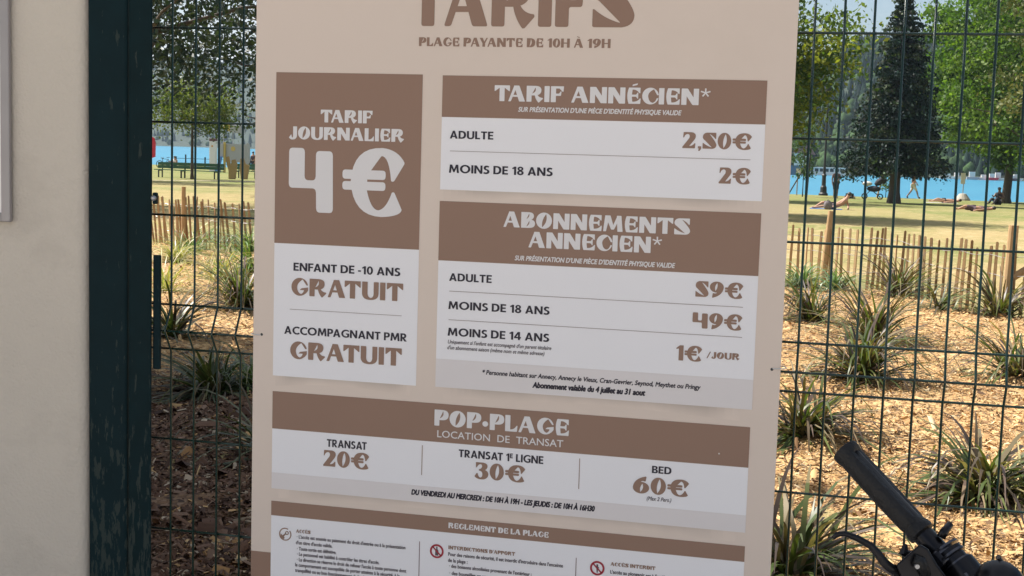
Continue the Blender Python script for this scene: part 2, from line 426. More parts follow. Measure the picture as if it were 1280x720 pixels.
def chips():
    N = 170000
    u = rng.random(N)
    d = 4.3*(20/4.3)**u                                  # denser near the fence
    px = rng.uniform(150, 1330, N)
    xx = np.array([(ray(p, 400).x/ray(p, 400).y) for p in px])*d
    keep = np.array([d[i] < fence_y(xx[i])-.05 for i in range(N)])
    d = d[keep]; xx = xx[keep]; N = len(d)
    zz = np.array([bed_z(xx[i], d[i]) for i in range(N)])
    L = rng.lognormal(math.log(.018), .55, N)*(1+.03*d); W = L*rng.uniform(.12, .38, N)
    sl = rng.random(N) < .05; W = np.where(sl, W*.5, W); L = np.where(sl, L*3.2, L)     # long straw slivers and dead blades
    near_ = (xx < -1.2) & (d < 8); W = np.where(near_, np.minimum(W*1.7, L*.7), W)
    a = rng.uniform(0, 2*PI, N); tl = rng.normal(0, .32, N); rl = rng.normal(0, .45, N)
    ux = np.stack([np.cos(a)*np.cos(tl), np.sin(a)*np.cos(tl), np.sin(tl)], 1)
    side = np.stack([-np.sin(a)*np.cos(rl), np.cos(a)*np.cos(rl), np.sin(rl)], 1)
    c = np.stack([xx, d, zz+.006+rng.random(N)*.012], 1)
    up = np.array([0, 0, 1.])
    e = (L/2)[:, None]*ux; s_ = (W/2)[:, None]*side
    th = (.15*W)[:, None]*up
    verts = np.stack([c-e-s_, c+e-s_*.6, c+e*.9+s_*.7, c-e+s_, c-e*.8+th*2.2, c+e*.8+th*2.2], 1).reshape(-1, 3)
    q = np.array([[0, 1, 5, 4], [4, 5, 2, 3]])
    faces = (np.arange(N)[:, None, None]*6+q[None]).reshape(-1, 4)
    pal = np.array([(.60, .385, .18), (.67, .46, .235), (.45, .265, .12), (.26, .15, .075), (.68, .53, .33), (.13, .08, .05)])
    w = rng.choice(len(pal), N, p=[.27, .19, .23, .15, .08, .08]); cc = pal[w]*rng.uniform(.75, 1.15, (N, 1))*(.93+.16*np.sin(xx*2.3+1.1*np.sin(d*1.7))*np.sin(d*1.9+xx))[:, None]
    # bark-brown pieces near the gate post deepen tree shade by colour; straw chips elsewhere
    shade_mix = np.clip((-1.1-xx+.5*np.sin(d*2.1)+.3*np.sin(d*5.3+xx*3))/.9, 0, 1)*np.clip((8.4-d+.7*np.sin(xx*2.7)+.4*np.sin(xx*7))/1.2, 0, 1)
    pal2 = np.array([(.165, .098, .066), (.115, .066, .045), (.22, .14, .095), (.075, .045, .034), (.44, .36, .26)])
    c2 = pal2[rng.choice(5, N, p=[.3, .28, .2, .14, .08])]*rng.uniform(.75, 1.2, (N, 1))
    cc = np.where((rng.random(N) < shade_mix*.95)[:, None], c2, cc)
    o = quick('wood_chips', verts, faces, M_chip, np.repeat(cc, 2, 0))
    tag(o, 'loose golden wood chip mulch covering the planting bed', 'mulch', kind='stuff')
chips()

# ------------------------------------------------------------------ lettering
def path(pts, k=7):
    out = []; cur = None
    for q in pts:
        if len(q) == 2: out.append(q); cur = q
        elif len(q) == 4:
            for i in range(1, k+1):
                t = i/k; out.append(((1-t)**2*cur[0]+2*t*(1-t)*q[0]+t*t*q[2], (1-t)**2*cur[1]+2*t*(1-t)*q[1]+t*t*q[3]))
            cur = (q[2], q[3])
    return out
def ell(cx, cy, rx, ry, n=26): return [(cx+rx*math.cos(2*PI*i/n), cy+ry*math.sin(2*PI*i/n)) for i in range(n)]
def leaf(x0, y0, x1, y1, w0, w1):         # pointed counter between two tips
    mx_, my_ = (x0+x1)/2, (y0+y1)/2; dx, dy = x1-x0, y1-y0; l = math.hypot(dx, dy); nx, ny = -dy/l, dx/l
    return path([(x0, y0), (mx_+nx*w0, my_+ny*w0, x1, y1), (mx_-nx*w1, my_-ny*w1, x0, y0)], 9)[:-1]
def rect(x0, x1, y0, y1): return [(x0, y0), (x1, y0), (x1, y1), (x0, y1)]
def rnd(poly, r):
    out = []; n = len(poly)
    for i in range(n):
        p, a, c = Vector(poly[i]), Vector(poly[i-1]), Vector(poly[(i+1) % n])
        u, w = a-p, c-p
        rr = min(r, u.length*.45, w.length*.45)
        if rr < .008 or u.length == 0 or w.length == 0 or u.normalized().dot(w.normalized()) < -.9: out.append(tuple(p)); continue
        s, e = p+u.normalized()*rr, p+w.normalized()*rr
        for t in (0, .33, .66, 1): out.append(tuple((1-t)**2*s+2*t*(1-t)*p+t*t*e))
    return out
def mv(polys, dx=0, dy=0, sx=1, sy=1): return [[(x*sx+dx, y*sy+dy) for x, y in p] for p in polys]
D = {}
armL = [(0, 1), (0, .64), (.05, .64), (.27, .84), (.30, .84), (.30, 1)]
D['T'] = (.88, [[(0, 1), (0, .64), (.05, .64), (.29, .85), (.29, 0), (.58, 0), (.58, .85), (.83, .64), (.88, .64), (.88, 1)]], [])
D['A'] = (.97, [[(.33, 1), (.5, 1), (.155, 0), (0, 0)], [(.31, 1), (.62, 1), (.97, 0), (.63, 0)], [(.11, .29), (.8, .29), (.76, .41), (.15, .41)]], [])
D['R'] = (.94, [rect(0, .29, 0, 1), path([(.2, 1), (.48, 1), (.84, 1, .84, .73), (.84, .43, .50, .40), (.2, .40)]),
                path([(.46, .46), (.50, .18, .68, -.04), (.73, -.03), (.94, .20), (.93, .25), (.66, .27, .60, .50)])], [leaf(.50, .90, .32, .52, .20, -.01)])
D['P'] = (.80, [rect(0, .29, 0, 1), path([(.2, 1), (.44, 1), (.82, 1, .82, .69), (.82, .36, .44, .36), (.2, .36)])], [leaf(.50, .92, .31, .46, .20, 0)])
D['I'] = (.29, [rect(0, .29, 0, 1)], [])
D['F'] = (.72, [[(0, 0), (.29, 0), (.29, .40), (.57, .40), (.60, .68), (.55, .68), (.46, .54), (.29, .54), (.29, .86), (.48, .86), (.66, .66), (.71, .66), (.73, 1), (0, 1)]], [])
D['E'] = (.78, [path([(.12, 0), (.76, 0), (.78, .34), (.73, .34), (.60, .12, .32, .13), (.29, .44), (.52, .44), (.60, .32), (.64, .32), (.64, .70), (.60, .70), (.52, .57), (.29, .57), (.32, .88), (.58, .88, .70, .66), (.75, .66), (.75, 1), (.12, 1), (-.05, .5, .12, 0)], 6)[:-1]], [])
D['L'] = (.70, [path([(0, 0), (.68, 0), (.70, .38), (.65, .38), (.52, .12, .29, .13), (.29, 1), (0, 1)])], [])
D['N'] = (.94, [rect(0, .285, 0, 1), rect(.655, .94, 0, 1), [(0, 1), (.33, 1), (.94, 0), (.61, 0)]], [])
D['M'] = (1.12, [[(.10, 1), (.36, 1), (.17, 0), (0, 0)], [(.76, 1), (1.02, 1), (1.12, 0), (.82, 0)], [(.10, 1), (.40, 1), (.64, .18), (.46, .12)], [(.46, .12), (.62, .12), (1.0, 1), (.80, 1)]], [])
D['O'] = (.93, [ell(.465, .5, .465, .515)], [leaf(.58, .92, .36, .08, .25, .17)])
D['0'] = (.80, [ell(.40, .5, .40, .515)], [leaf(.46, .93, .36, .07, .24, .16)])
D['C'] = (.84, [ell(.455, .5, .455, .515)], [path([(.64, .92), (.26, .70, .34, .40), (.40, .10, .60, .09), (.74, .14, .80, .38), (1.1, .36), (1.1, .56), (.82, .56), (.74, .70, .64, .92)])[:-1]])
D['G'] = (.93, [ell(.465, .5, .465, .515), [(.48, .33), (.93, .50), (.93, .30), (.8, .12), (.6, .2)]], [path([(.62, .93), (.25, .66, .33, .36), (.40, .10, .56, .10), (.68, .18, .70, .32), (.46, .32), (.56, .42), (1.1, .52), (1.1, .60), (.84, .60), (.74, .74, .62, .93)])[:-1]])
D['U'] = (.90, [path([(0, 1), (0, .33), (.02, -.02, .45, -.02), (.88, -.02, .90, .33), (.90, 1), (.63, 1), (.63, .30), (.60, .10, .48, .10), (.31, .12, .30, .36), (.30, 1)])], [])
D['J'] = (.62, [path([(.32, 1), (.62, 1), (.62, .30), (.60, -.04, .26, -.04), (.10, -.04, 0, .12), (.16, .36), (.20, .34), (.20, .12, .28, .12), (.32, .14, .32, .30)])], [])
D['B'] = (.80, [rect(0, .29, 0, 1), path([(.2, 1), (.42, 1), (.74, 1, .74, .76), (.74, .52, .44, .50), (.2, .5)]), path([(.2, .55), (.46, .55), (.82, .53, .82, .28), (.82, 0, .44, 0), (.2, 0)])], [leaf(.46, .91, .31, .57, .14, 0), leaf(.48, .46, .31, .09, .15, 0)])
D['D'] = (.90, [path([(0, 1), (.36, 1), (.90, 1, .90, .5), (.90, 0, .36, 0), (0, 0)])], [leaf(.42, .93, .29, .07, .34, -.03)])
Sx = path([(0, .02), (.03, 0), (.62, 0), (.88, .03, .88, .24), (.87, .34, .74, .52), (.42, .92), (.62, .84, .80, .62), (.85, .62), (.85, 1), (.28, 1), (.0, .97, .0, .72), (.0, .60, .13, .52), (.60, .085), (.28, .16, .03, .36), (0, .36)])
D['S'] = (.87, [Sx], [])
D['Y'] = (.90, [[(0, 1), (.34, 1), (.52, .58), (.74, 1), (.90, 1), (.61, .40), (.61, 0), (.32, 0), (.32, .40)]], [])
D['H'] = (.92, [rect(0, .29, 0, 1), rect(.63, .92, 0, 1), rect(.2, .7, .44, .56)], [])
D['V'] = (.92, [[(0, 1), (.36, 1), (.56, .35), (.78, 1), (.92, 1), (.60, 0), (.36, 0)]], [])
D['X'] = D['Y']
acute = [(.30, 1.08), (.58, 1.17), (.60, 1.27), (.32, 1.19)]
D['É'] = (.78, D['E'][1]+[acute], []); D['È'] = (.78, D['E'][1]+[[(.20, 1.24), (.24, 1.15), (.50, 1.07), (.50, 1.15)]], [])
D['À'] = (.97, D['A'][1]+[[(.30, 1.27), (.34, 1.17), (.58, 1.08), (.58, 1.17)]], [])
D['4'] = (.98, [rnd([(.02, 1), (.36, 1), (.36, .50), (.60, .50), (.60, .96), (.96, .96), (.98, 0), (.62, 0), (.61, .375), (.02, .375)], .07)], [])
D['€'] = (1.12, [path([(.15, .50), (.18, 1.03, .72, 1.02), (1.0, 1.0, 1.12, .80), (.93, .52), (.88, .52), (.84, .90, .70, .90), (.50, .66), (.44, .4), (.52, .08, .66, .08), (.80, .10, .90, .36), (.94, .36), (1.08, .10), (1.06, 0, .72, -.02), (.20, -.02, .15, .50)], 8)[:-1],
                 rnd(rect(.0, .78, .54, .68), .05), rnd(rect(.0, .78, .375, .505), .05)], [[(.45, .505), (.78, .505), (.78, .54), (.45, .54)]])
two = path([(0, .06), (.02, 0), (.76, 0), (.78, .32), (.73, .32), (.60, .13, .42, .14), (.70, .52), (.84, .72, .76, .88), (.68, 1, .50, 1), (.06, 1), (.04, .66), (.09, .66), (.16, .90, .34, .88), (.48, .82, .40, .62)])
D['2'] = (.80, [two], [])
D['5'] = (.80, [[(x*.92, y) for x, y in Sx]], [])
D['3'] = (.78, [path([(.06, 1), (.48, 1), (.76, .96, .72, .74), (.68, .60, .58, .56), (.80, .50, .78, .26), (.72, -.04, .36, -.03), (.10, -.02, 0, .14), (.12, .34), (.17, .34), (.22, .08, .34, .08), (.46, .10, .44, .34), (.42, .48, .24, .50), (.24, .58), (.42, .62, .42, .78), (.40, .90, .32, .89), (.20, .88, .12, .68), (.07, .68)])], [])
D['6'] = (.86, [ell(.43, .33, .43, .35), path([(0, .36), (.06, .86, .66, 1.02), (.70, 1.0), (.66, .72), (.62, .72), (.40, .80, .36, .56), (.2, .3)])], [leaf(.50, .58, .40, .07, .16, .12)])
D['9'] = (.86, [[(.86-x, 1-y) for x, y in p] for p in D['6'][1]], [[(.86-x, 1-y) for x, y in p] for p in D['6'][2]])
D['1'] = (.48, [[(.18, 0), (.48, 0), (.48, 1), (.24, 1), (0, .80), (.02, .74), (.18, .78)]], [])
D['8'] = D['B']; D['7'] = D['T']
D[','] = (.26, [[(.06, .14), (.26, .14), (.26, -.02), (.16, -.16), (.08, -.14), (.12, 0), (.06, 0)]], [])
D['/'] = (.55, [[(0, 0), (.14, 0), (.55, 1), (.41, 1)]], [])
D['·'] = (.36, [ell(.18, .34, .17, .17, 14)], [])
D["'"] = (.18, [[(.02, .66), (.12, .66), (.18, 1), (0, 1)]], [])
D['*'] = (.56, [[(.28+.035*math.cos(q+PI/2)*1, .76+.035*math.sin(q+PI/2)), (.28+.035*math.cos(q-PI/2), .76+.035*math.sin(q-PI/2)),
                 (.28+.27*math.cos(q)+.045*math.cos(q-PI/2), .76+.27*math.sin(q)+.045*math.sin(q-PI/2)), (.28+.27*math.cos(q)+.045*math.cos(q+PI/2), .76+.27*math.sin(q)+.045*math.sin(q+PI/2))]
                for q in [PI/2+i*2*PI/5 for i in range(5)]], [])
# plain bold capitals
B = {}
def stroke(pts, w):
    out = []
    for a, c in zip(pts, pts[1:]):
        a, c = Vector(a), Vector(c); u = (c-a).normalized()*w/2; nrm = Vector((-u.y, u.x)); out.append([tuple(a+nrm), tuple(a-nrm), tuple(c-nrm), tuple(c+nrm)])
    return out
W_ = .20
B['A'] = (.80, [[(.30, 1), (.50, 1), (.80, 0), (.58, 0), (.40, .72), (.22, 0), (0, 0)], [(.2, .2), (.6, .2), (.56, .37), (.24, .37)]], [])
B['B'] = (.62, [path([(0, 0), (.36, 0), (.64, 0, .64, .27), (.64, .48, .45, .53), (.60, .60, .60, .74), (.60, 1, .34, 1), (0, 1)])], [path([(.2, .17), (.34, .17), (.44, .17, .44, .29), (.44, .42, .32, .42), (.2, .42)]), path([(.2, .59), (.31, .59), (.40, .59, .40, .71), (.40, .83, .30, .83), (.2, .83)])])
B['C'] = (.74, [ell(.50, .5, .50, .515)], [ell(.50, .5, .29, .33), [(.5, .5), (.80, .86), (1.2, .86), (1.2, .14), (.80, .14)], rect(.78, 1.2, -.1, 1.1)])
B['D'] = (.76, [path([(0, 0), (.28, 0), (.76, 0, .76, .5), (.76, 1, .28, 1), (0, 1)])], [path([(.2, .18), (.28, .18), (.54, .18, .54, .5), (.54, .82, .28, .82), (.2, .82)])])
B['E'] = (.54, [rect(0, .2, 0, 1), rect(.1, .54, 0, .18), rect(.1, .54, .82, 1), rect(.1, .50, .42, .59)], [])
B['F'] = (.54, [rect(0, .2, 0, 1), rect(.1, .54, .82, 1), rect(.1, .50, .42, .59)], [])
B['G'] = (.84, [ell(.50, .5, .50, .515), rect(.64, .84, .1, .54)], [ell(.48, .5, .27, .33), [(.5, .54), (.78, .80), (1.2, .86), (1.2, .54)], rect(.845, 1.2, -.1, 1.1)])
B['G'] = (.84, [ell(.50, .5, .50, .515), rect(.64, .84, .08, .54), rect(.50, .84, .40, .54)], [path([(.78, .74), (.5, .98, .27, .70), (.14, .50, .27, .28), (.42, .12, .64, .19), (.64, .40), (.50, .40), (.50, .54), (1.1, .54), (1.1, .9), (.86, .9)]), rect(.845, 1.2, -.1, 1.1)])
B['I'] = (.20, [rect(0, .2, 0, 1)], [])
B['L'] = (.50, [rect(0, .2, 0, 1), rect(.1, .50, 0, .18)], [])
B['M'] = (.96, [[(.08, 1), (.30, 1), (.48, .42), (.66, 1), (.88, 1), (.96, 0), (.76, 0), (.72, .62), (.54, .08), (.42, .08), (.24, .62), (.20, 0), (0, 0)]], [])
B['N'] = (.78, [rect(0, .2, 0, 1), rect(.58, .78, 0, 1), [(0, 1), (.22, 1), (.78, 0), (.56, 0)]], [])
B['O'] = (1.0, [ell(.50, .5, .50, .515)], [ell(.5, .5, .28, .33)])
B['P'] = (.60, [path([(0, 0), (.2, 0), (.2, .36), (.30, .36), (.62, .36, .62, .68), (.62, 1, .30, 1), (0, 1)])], [path([(.2, .53), (.28, .53), (.41, .53, .41, .68), (.41, .83, .28, .83), (.2, .83)])])
B['R'] = (.66, [path([(0, 0), (.2, 0), (.2, .38), (.43, 0), (.67, 0), (.40, .41), (.61, .46, .61, .70), (.61, 1, .30, 1), (0, 1)])], [path([(.2, .54), (.28, .54), (.40, .54, .40, .69), (.40, .83, .28, .83), (.2, .83)])])
B['S'] = (.58, [path([(.54, .93), (.30, 1.07, .14, .96), (-.04, .80, .06, .58), (.12, .48, .30, .42), (.40, .36, .36, .25), (.30, .12, .06, .22), (.0, .05), (.26, -.08, .46, .04), (.64, .18, .56, .40), (.50, .52, .32, .58), (.20, .64, .24, .75), (.32, .86, .50, .77)])], [])
B['T'] = (.62, [rect(0, .62, .82, 1), rect(.21, .41, 0, .9)], [])
B['U'] = (.74, [path([(0, 1), (0, .35), (0, -.02, .37, -.02), (.74, -.02, .74, .35), (.74, 1), (.54, 1), (.54, .36), (.54, .16, .37, .16), (.20, .16, .20, .36), (.20, 1)])], [])
B['0'] = (.62, [ell(.31, .5, .31, .515)], [ell(.31, .5, .115, .34)])
B['1'] = (.40, [[(.20, 0), (.40, 0), (.40, 1), (.24, 1), (0, .80), (.09, .67), (.20, .76)]], [])
B['4'] = (.66, [[(.34, 1), (.56, 1), (.56, .38), (.66, .38), (.66, .21), (.56, .21), (.56, 0), (.37, 0), (.37, .21), (0, .21), (0, .38)]], [[(.19, .38), (.37, .38), (.37, .72)]])
B['8'] = (.62, [ell(.31, .27, .31, .285), ell(.31, .75, .27, .265)], [ell(.31, .28, .115, .125, 16), ell(.31, .75, .10, .105, 16)])
B['-'] = (.30, [rect(0, .30, .30, .46)], [])
B['ᴱ'] = (.33, mv(B['E'][1], 0, .42, .6, .6), [])
KERN = {'TA': -.16, 'AT': -.12, 'LA': -.02, 'PA': -.08, 'AY': -.1, 'YA': -.12, 'FA': -.08, 'AV': -.1}

def set_line(font, text, gap, space):
    x = 0; out = []
    for i, ch in enumerate(text):
        if ch == ' ': x += space; continue
        w, a, s_ = font[ch]
        x += KERN.get(text[i-1:i+1] if i else '', 0)
        out.append((x, a, s_)); x += w+gap
    return out, x-gap
def glyph_mesh(adds, subs):
    pts = []; faces = []
    for p in adds+subs:
        if sum(p[i-1][0]*p[i][1]-p[i][0]*p[i-1][1] for i in range(len(p))) < 0: p = p[::-1]
        faces.append(list(range(len(pts), len(pts)+len(p)))); pts += [Vector(q) for q in p]
    na = len(adds)
    v, e, f, ov, oe, of = delaunay_2d_cdt(pts, [], faces, 1, 1e-5)
    keep = [t for t, o in zip(f, of) if any(k < na for k in o) and not any(k >= na for k in o)]
    return v, keep
def lettering(name, font, text, x0, x1, z, h, m, parent, y, gap=.075, space=.36, rr=0.0):
    line, w = set_line(font, text, gap, space); sx = (x1-x0)/w
    mb = MB()
    for ox, a, s_ in line:
        if rr: a = [rnd(p, rr) for p in a]
        v, f = glyph_mesh(a, s_)
        mb.add([(x0+(ox+q[0])*sx, y, z+q[1]*h) for q in v], f)
    return mb.build(name, m, parent)
def sans(name, text, x0, x1, z, h, m, parent, y, bold=0, shear=0):
    c = bpy.data.curves.new('t', 'FONT'); c.body = text; c.shear = shear; c.resolution_u = 3
    o = bpy.data.objects.new('t', c); COL.objects.link(o)
    dg = bpy.context.evaluated_depsgraph_get(); me = bpy.data.meshes.new_from_object(o.evaluated_get(dg))
    V = np.array([v.co[:2] for v in me.vertices]); F = [tuple(p.vertices) for p in me.polygons]
    bpy.data.objects.remove(o); bpy.data.curves.remove(c); bpy.data.meshes.remove(me)
    lo, hi = V[:, 0].min(), V[:, 0].max(); sx = (x1-x0)/(hi-lo); sz = h/.72
    mb = MB()
    offs = [(0, 0)] if not bold else [(0, 0)]+[(bold*h*math.cos(q), bold*h*math.sin(q)) for q in np.linspace(0, 2*PI, 6, endpoint=False)]
    for k, (dx, dz) in enumerate(offs):
        mb.add([(x0+(a-lo)*sx+dx, y-k*.00003, z+bb*sz+dz) for a, bb in V], F)
    return mb.build(name, m, parent)

# ------------------------------------------------------------------ the price sign
YS = 2.63
SX, SZ = -.6505, .42                       # sign centre and its bottom edge
sign = thing('price_sign', (SX, YS, SZ), 'large beige beach price board headed TARIFS tied to the green mesh fence', 'sign')
def X(mm): return mm/1000-SX
def Z(mm): return mm/1000-SZ
b = MB(); b.box(-.552, .552, 0, .003, 0, 1.66); panel = b.build('panel', M_beige, sign, bevel=.001)
b = MB(); b.box(-.5515, .5515, -.0004, -.0001, .001, Z(725)); b.build('bottom_band', M_brown, panel)
CARDS = {}
def card(k, x0, x1, z0, z1, zh, zw=None):
    b = MB(); b.box(X(x0), X(x1), -.0006, -.0001, Z(z0), Z(z1)); c = b.build('price_card' if k < 5 else 'rules_card', M_white, sign)
    b = MB(); b.box(X(x0), X(x1), -.0010, -.0007, Z(zh), Z(z1)+.0002); b.build('header', M_brown, c)
    if zw: b = MB(); b.box(X(x0), X(x1), -.0010, -.0007, Z(z0), Z(zw)); b.build('footnote_strip', M_cream, c)
    CARDS[k] = c
card(1, -1156, -837, 1112, 1750, 1394.5); card(2, -795, -150, 1519.5, 1749, 1666); card(3, -795, -149.5, 1113, 1496, 1375, 1172)
card(4, -1156, -151, 867, 1078, 997.5, 902); card(5, -1156, -150, 470, 839.5, 808)
# the soft drop shadow that is PRINTED under each card (part of the board's artwork)
M_print = attr_mat('printed_fade', .55, 0, .5)
def fade(k, x0, x1, z, h, lo=0.0, hi=1.0, depth=.30):
    b = MB(); NX, NZ = 40, 8
    for i in range(NX):
        for j in range(NZ):
            xa, xb = x0+(x1-x0)*i/NX, x0+(x1-x0)*(i+1)/NX; u = (i+.5)/NX
            sag = .55+.45*abs(2*u-1)**1.5
            za, zb = z-h*sag*j/NZ, z-h*sag*(j+1)/NZ
            e = min(1, u/.12, (1-u)/.12)*(1-(j+.5)/NZ)**1.3*depth*(.5+.5*abs(2*u-1)**1.2)
            b.add([(X(xa), -.0003, Z(za)), (X(xb), -.0003, Z(za)), (X(xb), -.0003, Z(zb)), (X(xa), -.0003, Z(zb))], [(0, 1, 2, 3)], tuple(c*(1-e) for c in BEIGE))
    b.build('printed_shade', M_print, CARDS[k])
fade(1, -1150, -850, 1112, 22); fade(2, -788, -165, 1519.5, 20); fade(3, -778, -172, 1113, 24); fade(4, -1140, -170, 867, 20, depth=.22)

LINES = [
    (0, 'D', 'TARIFS', -870, -411, 1847, 97.0),
    (0, 'D', 'PLAGE PAYANTE DE 10H À 19H', -847, -455, 1807, 17.6),
    (1, 'W', 'TARIF', -1056, -943, 1649, 26.0),
    (1, 'W', 'JOURNALIER', -1126, -874, 1613, 26.2),
    (1, 'W', '4', -1127, -1026, 1462, 133.0),
    (1, 'W', '€', -1006, -871, 1461, 136.0),
    (1, 'B', 'ENFANT DE -10 ANS', -1112, -876, 1338, 16.9),
    (1, 'D', 'GRATUIT', -1116, -869, 1286, 36.9),
    (1, 'B', 'ACCOMPAGNANT PMR', -1131, -859, 1203, 16.6),
    (1, 'D', 'GRATUIT', -1117, -869, 1151, 36.9),
    (2, 'W', 'TARIF ANNÉCIEN*', -686, -256, 1700, 31.4),
    (2, 'WI', "SUR PRÉSENTATION D'UNE PIÈCE D'IDENTITÉ PHYSIQUE VALIDE", -636, -311, 1680, 9.5),
    (2, 'B', 'ADULTE', -777, -686, 1623, 15.8),
    (2, 'D', '2,50€', -307, -174, 1617, 30.9),
    (2, 'B', 'MOINS DE 18 ANS', -777, -562, 1554, 16.6),
    (2, 'D', '2€', -234, -173, 1551, 30.8),
    (3, 'W', 'ABONNEMENTS', -660, -285, 1449, 31.6),
    (3, 'W', 'ANNECIEN*', -607, -338, 1410, 31.8),
    (3, 'WI', "SUR PRÉSENTATION D'UNE PIÈCE D'IDENTITÉ PHYSIQUE VALIDE", -634, -311, 1383, 9.7),
    (3, 'B', 'ADULTE', -771, -681, 1334, 15.9),
    (3, 'D', '59€', -269, -177, 1329, 30.8),
    (3, 'B', 'MOINS DE 18 ANS', -771, -559, 1276, 16.3),
    (3, 'D', '49€', -273, -176, 1267, 30.9),
    (3, 'B', 'MOINS DE 14 ANS', -771, -558, 1221, 16.5),
    (3, 'I', "Uniquement si l'enfant est accompagné d'un parent titulaire", -770, -553, 1205, 7.9),
    (3, 'I', "d'un abonnement saison (même nom et même adresse)", -771, -567, 1193, 8.0),
    (3, 'D', '1€', -302, -251, 1201, 30.2),
    (3, 'D', '/JOUR', -242, -178, 1209, 13.0),
    (3, 'I2', '* Personne habitant sur Annecy, Annecy le Vieux, Cran-Gevrier, Seynod, Meythet ou Pringy', -695, -251, 1146, 9.4),
    (3, 'BI', 'Abonnement valable du 4 juillet au 31 aout', -589, -360, 1126, 11.5),
    (4, 'W', 'POP·PLAGE', -795, -511, 1032, 33.6),
    (4, 'WT', 'LOCATION DE TRANSAT', -788, -522, 1008, 15.1),
    (4, 'B', 'TRANSAT', -1031, -942, 968, 16.3),
    (4, 'D', '20€', -1039, -936, 926, 34.5),
    (4, 'B', 'TRANSAT 1ᴱ LIGNE', -741, -562, 970, 16.0),
    (4, 'D', '30€', -706, -599, 928, 34.4),
    (4, 'B', 'BED', -340, -301, 971, 14.6),
    (4, 'D', '60€', -377, -265, 928, 33.9),
    (4, 'I', '(Max 2 Pers.)', -348, -299, 915, 8.1),
    (4, 'BI', 'DU VENDREDI AU MERCREDI : DE 10H À 19H - LES JEUDIS : DE 10H À 16H30', -841, -453, 882, 11.1),
    (5, 'W', 'REGLEMENT DE LA PLAGE', -759, -546, 818, 11.6),
    (5, 'D', 'ACCÈS', -1098, -1065, 775, 7.4),
    (5, 'S', "· L'accès est soumis au paiement du droit d'entrée ou à la présentation", -1096, -852, 763, 7.7),
    (5, 'S', "d'un titre d'accès valide.", -1098, -1015, 750, 7.7),
    (5, 'S', '· Toute sortie est définitive.', -1095, -1006, 737, 7.7),
    (5, 'S', "· Le personnel est habilité à contrôler les titres d'accès.", -1095, -909, 725, 7.7),
    (5, 'S', "· La direction se réserve le droit de refuser l'accès à toute personne dont", -1095, -849, 713, 7.7),
    (5, 'S', 'le comportement est susceptible de porter atteinte à la sécurité, à la', -1099, -863, 701, 7.8),
    (5, 'S', 'tranquillité ou au bon fonctionnement de la plage.', -1099, -930, 689, 7.8),
    (5, 'D', "INTERDICTIONS D'APPORT", -758, -615, 773, 7.8),
    (5, 'S', "Pour des raisons de sécurité, il est interdit d'introduire dans l'enceinte", -758, -514, 759, 7.7),
    (5, 'S', 'de la plage :', -758, -716, 746, 7.7),
    (5, 'S', "· des boissons alcoolisées provenant de l'extérieur ;", -755, -579, 734, 7.7),
    (5, 'S', '· des bouteilles en verre', -754, -663, 719, 7.7),
    (5, 'D', 'ACCÈS INTERDIT', -416, -325, 773, 7.6),
    (5, 'S', "L'accès au plongeoir est à l'entière", -416, -297, 757, 7.5),
]
for k, st, tx, x0, x1, z, h in LINES:
    par = CARDS.get(k, panel); a, c, zz, hh = X(x0), X(x1), Z(z), h/1000; y = -.0013 if k else -.0005
    if st == 'D': lettering('price_lettering' if any(q.isdigit() for q in tx) else 'heading_lettering', D, tx, a, c, zz, hh, M_brown, par, y, rr=.05 if tx == 'TARIFS' else .03 if h > 25 else 0)
    elif st == 'W': lettering('heading_lettering', D, tx, a, c, zz, hh, M_letter, par, y, rr=.03 if h > 25 else 0, gap=.075)
    elif st == 'B': lettering('caption_lettering', B, tx, a, c, zz, hh, M_black, par, y, gap=.085, space=.28)
    elif st == 'WI': sans('note_lettering', tx, a, c, zz, hh, M_letter, par, y, .045, .22)
    elif st == 'WT': sans('note_lettering', tx.replace(' ', '  '), a, c, zz, hh, M_letter, par, y, .010)
    elif st == 'I': sans('note_lettering', tx, a, c, zz, hh, M_grey, par, y, .02, .25)
    elif st == 'I2': sans('note_lettering', tx, a, c, zz, hh, M_black, par, y, .045, .22)
    elif st == 'BI': sans('note_lettering', tx, a, c, zz, hh, M_black, par, y, .075, .2)
    elif st == 'S': sans('note_lettering', tx, a, c, zz, hh, M_grey, par, y, .035, 0)
def rule(k, x0, z0, x1, z1, w, m):
    b = MB()
    if abs(x1-x0) > abs(z1-z0): b.box(X(x0), X(x1), -.0012, -.0009, Z(z0)-w/2, Z(z0)+w/2)
    else: b.box(X(x0)-w/2, X(x0)+w/2, -.0012, -.0009, Z(z1), Z(z0))
    b.build('divider_line', m, CARDS[k])
M_line = mat('thin_line_ink', (.25, .18, .17), .5, .05)
rule(1, -1119, 1256, -871, 1256, .0009, M_line); rule(2, -776, 1598, -175, 1598, .0009, M_line)
rule(3, -770, 1313, -176, 1313, .0010, M_line); rule(3, -770, 1254, -175, 1254, .0010, M_line)
rule(4, -820, 988, -820, 925, .0014, M_brown); rule(4, -487, 988, -487, 925, .0014, M_brown)
rule(5, -821, 783, -821, 480, .0013, M_wine); rule(5, -487, 782, -487, 480, .0013, M_wine)
def ring(mb, cx, cz, r0, r1, y, n=40, a0=0, a1=2*PI):
    for i in range(n):
        q, w = a0+(a1-a0)*i/n, a0+(a1-a0)*(i+1)/n
        mb.add([(cx+r0*math.cos(q), y, cz+r0*math.sin(q)), (cx+r1*math.cos(q), y, cz+r1*math.sin(q)), (cx+r1*math.cos(w), y, cz+r1*math.sin(w)), (cx+r0*math.cos(w), y, cz+r0*math.sin(w))], [(0, 1, 2, 3)])
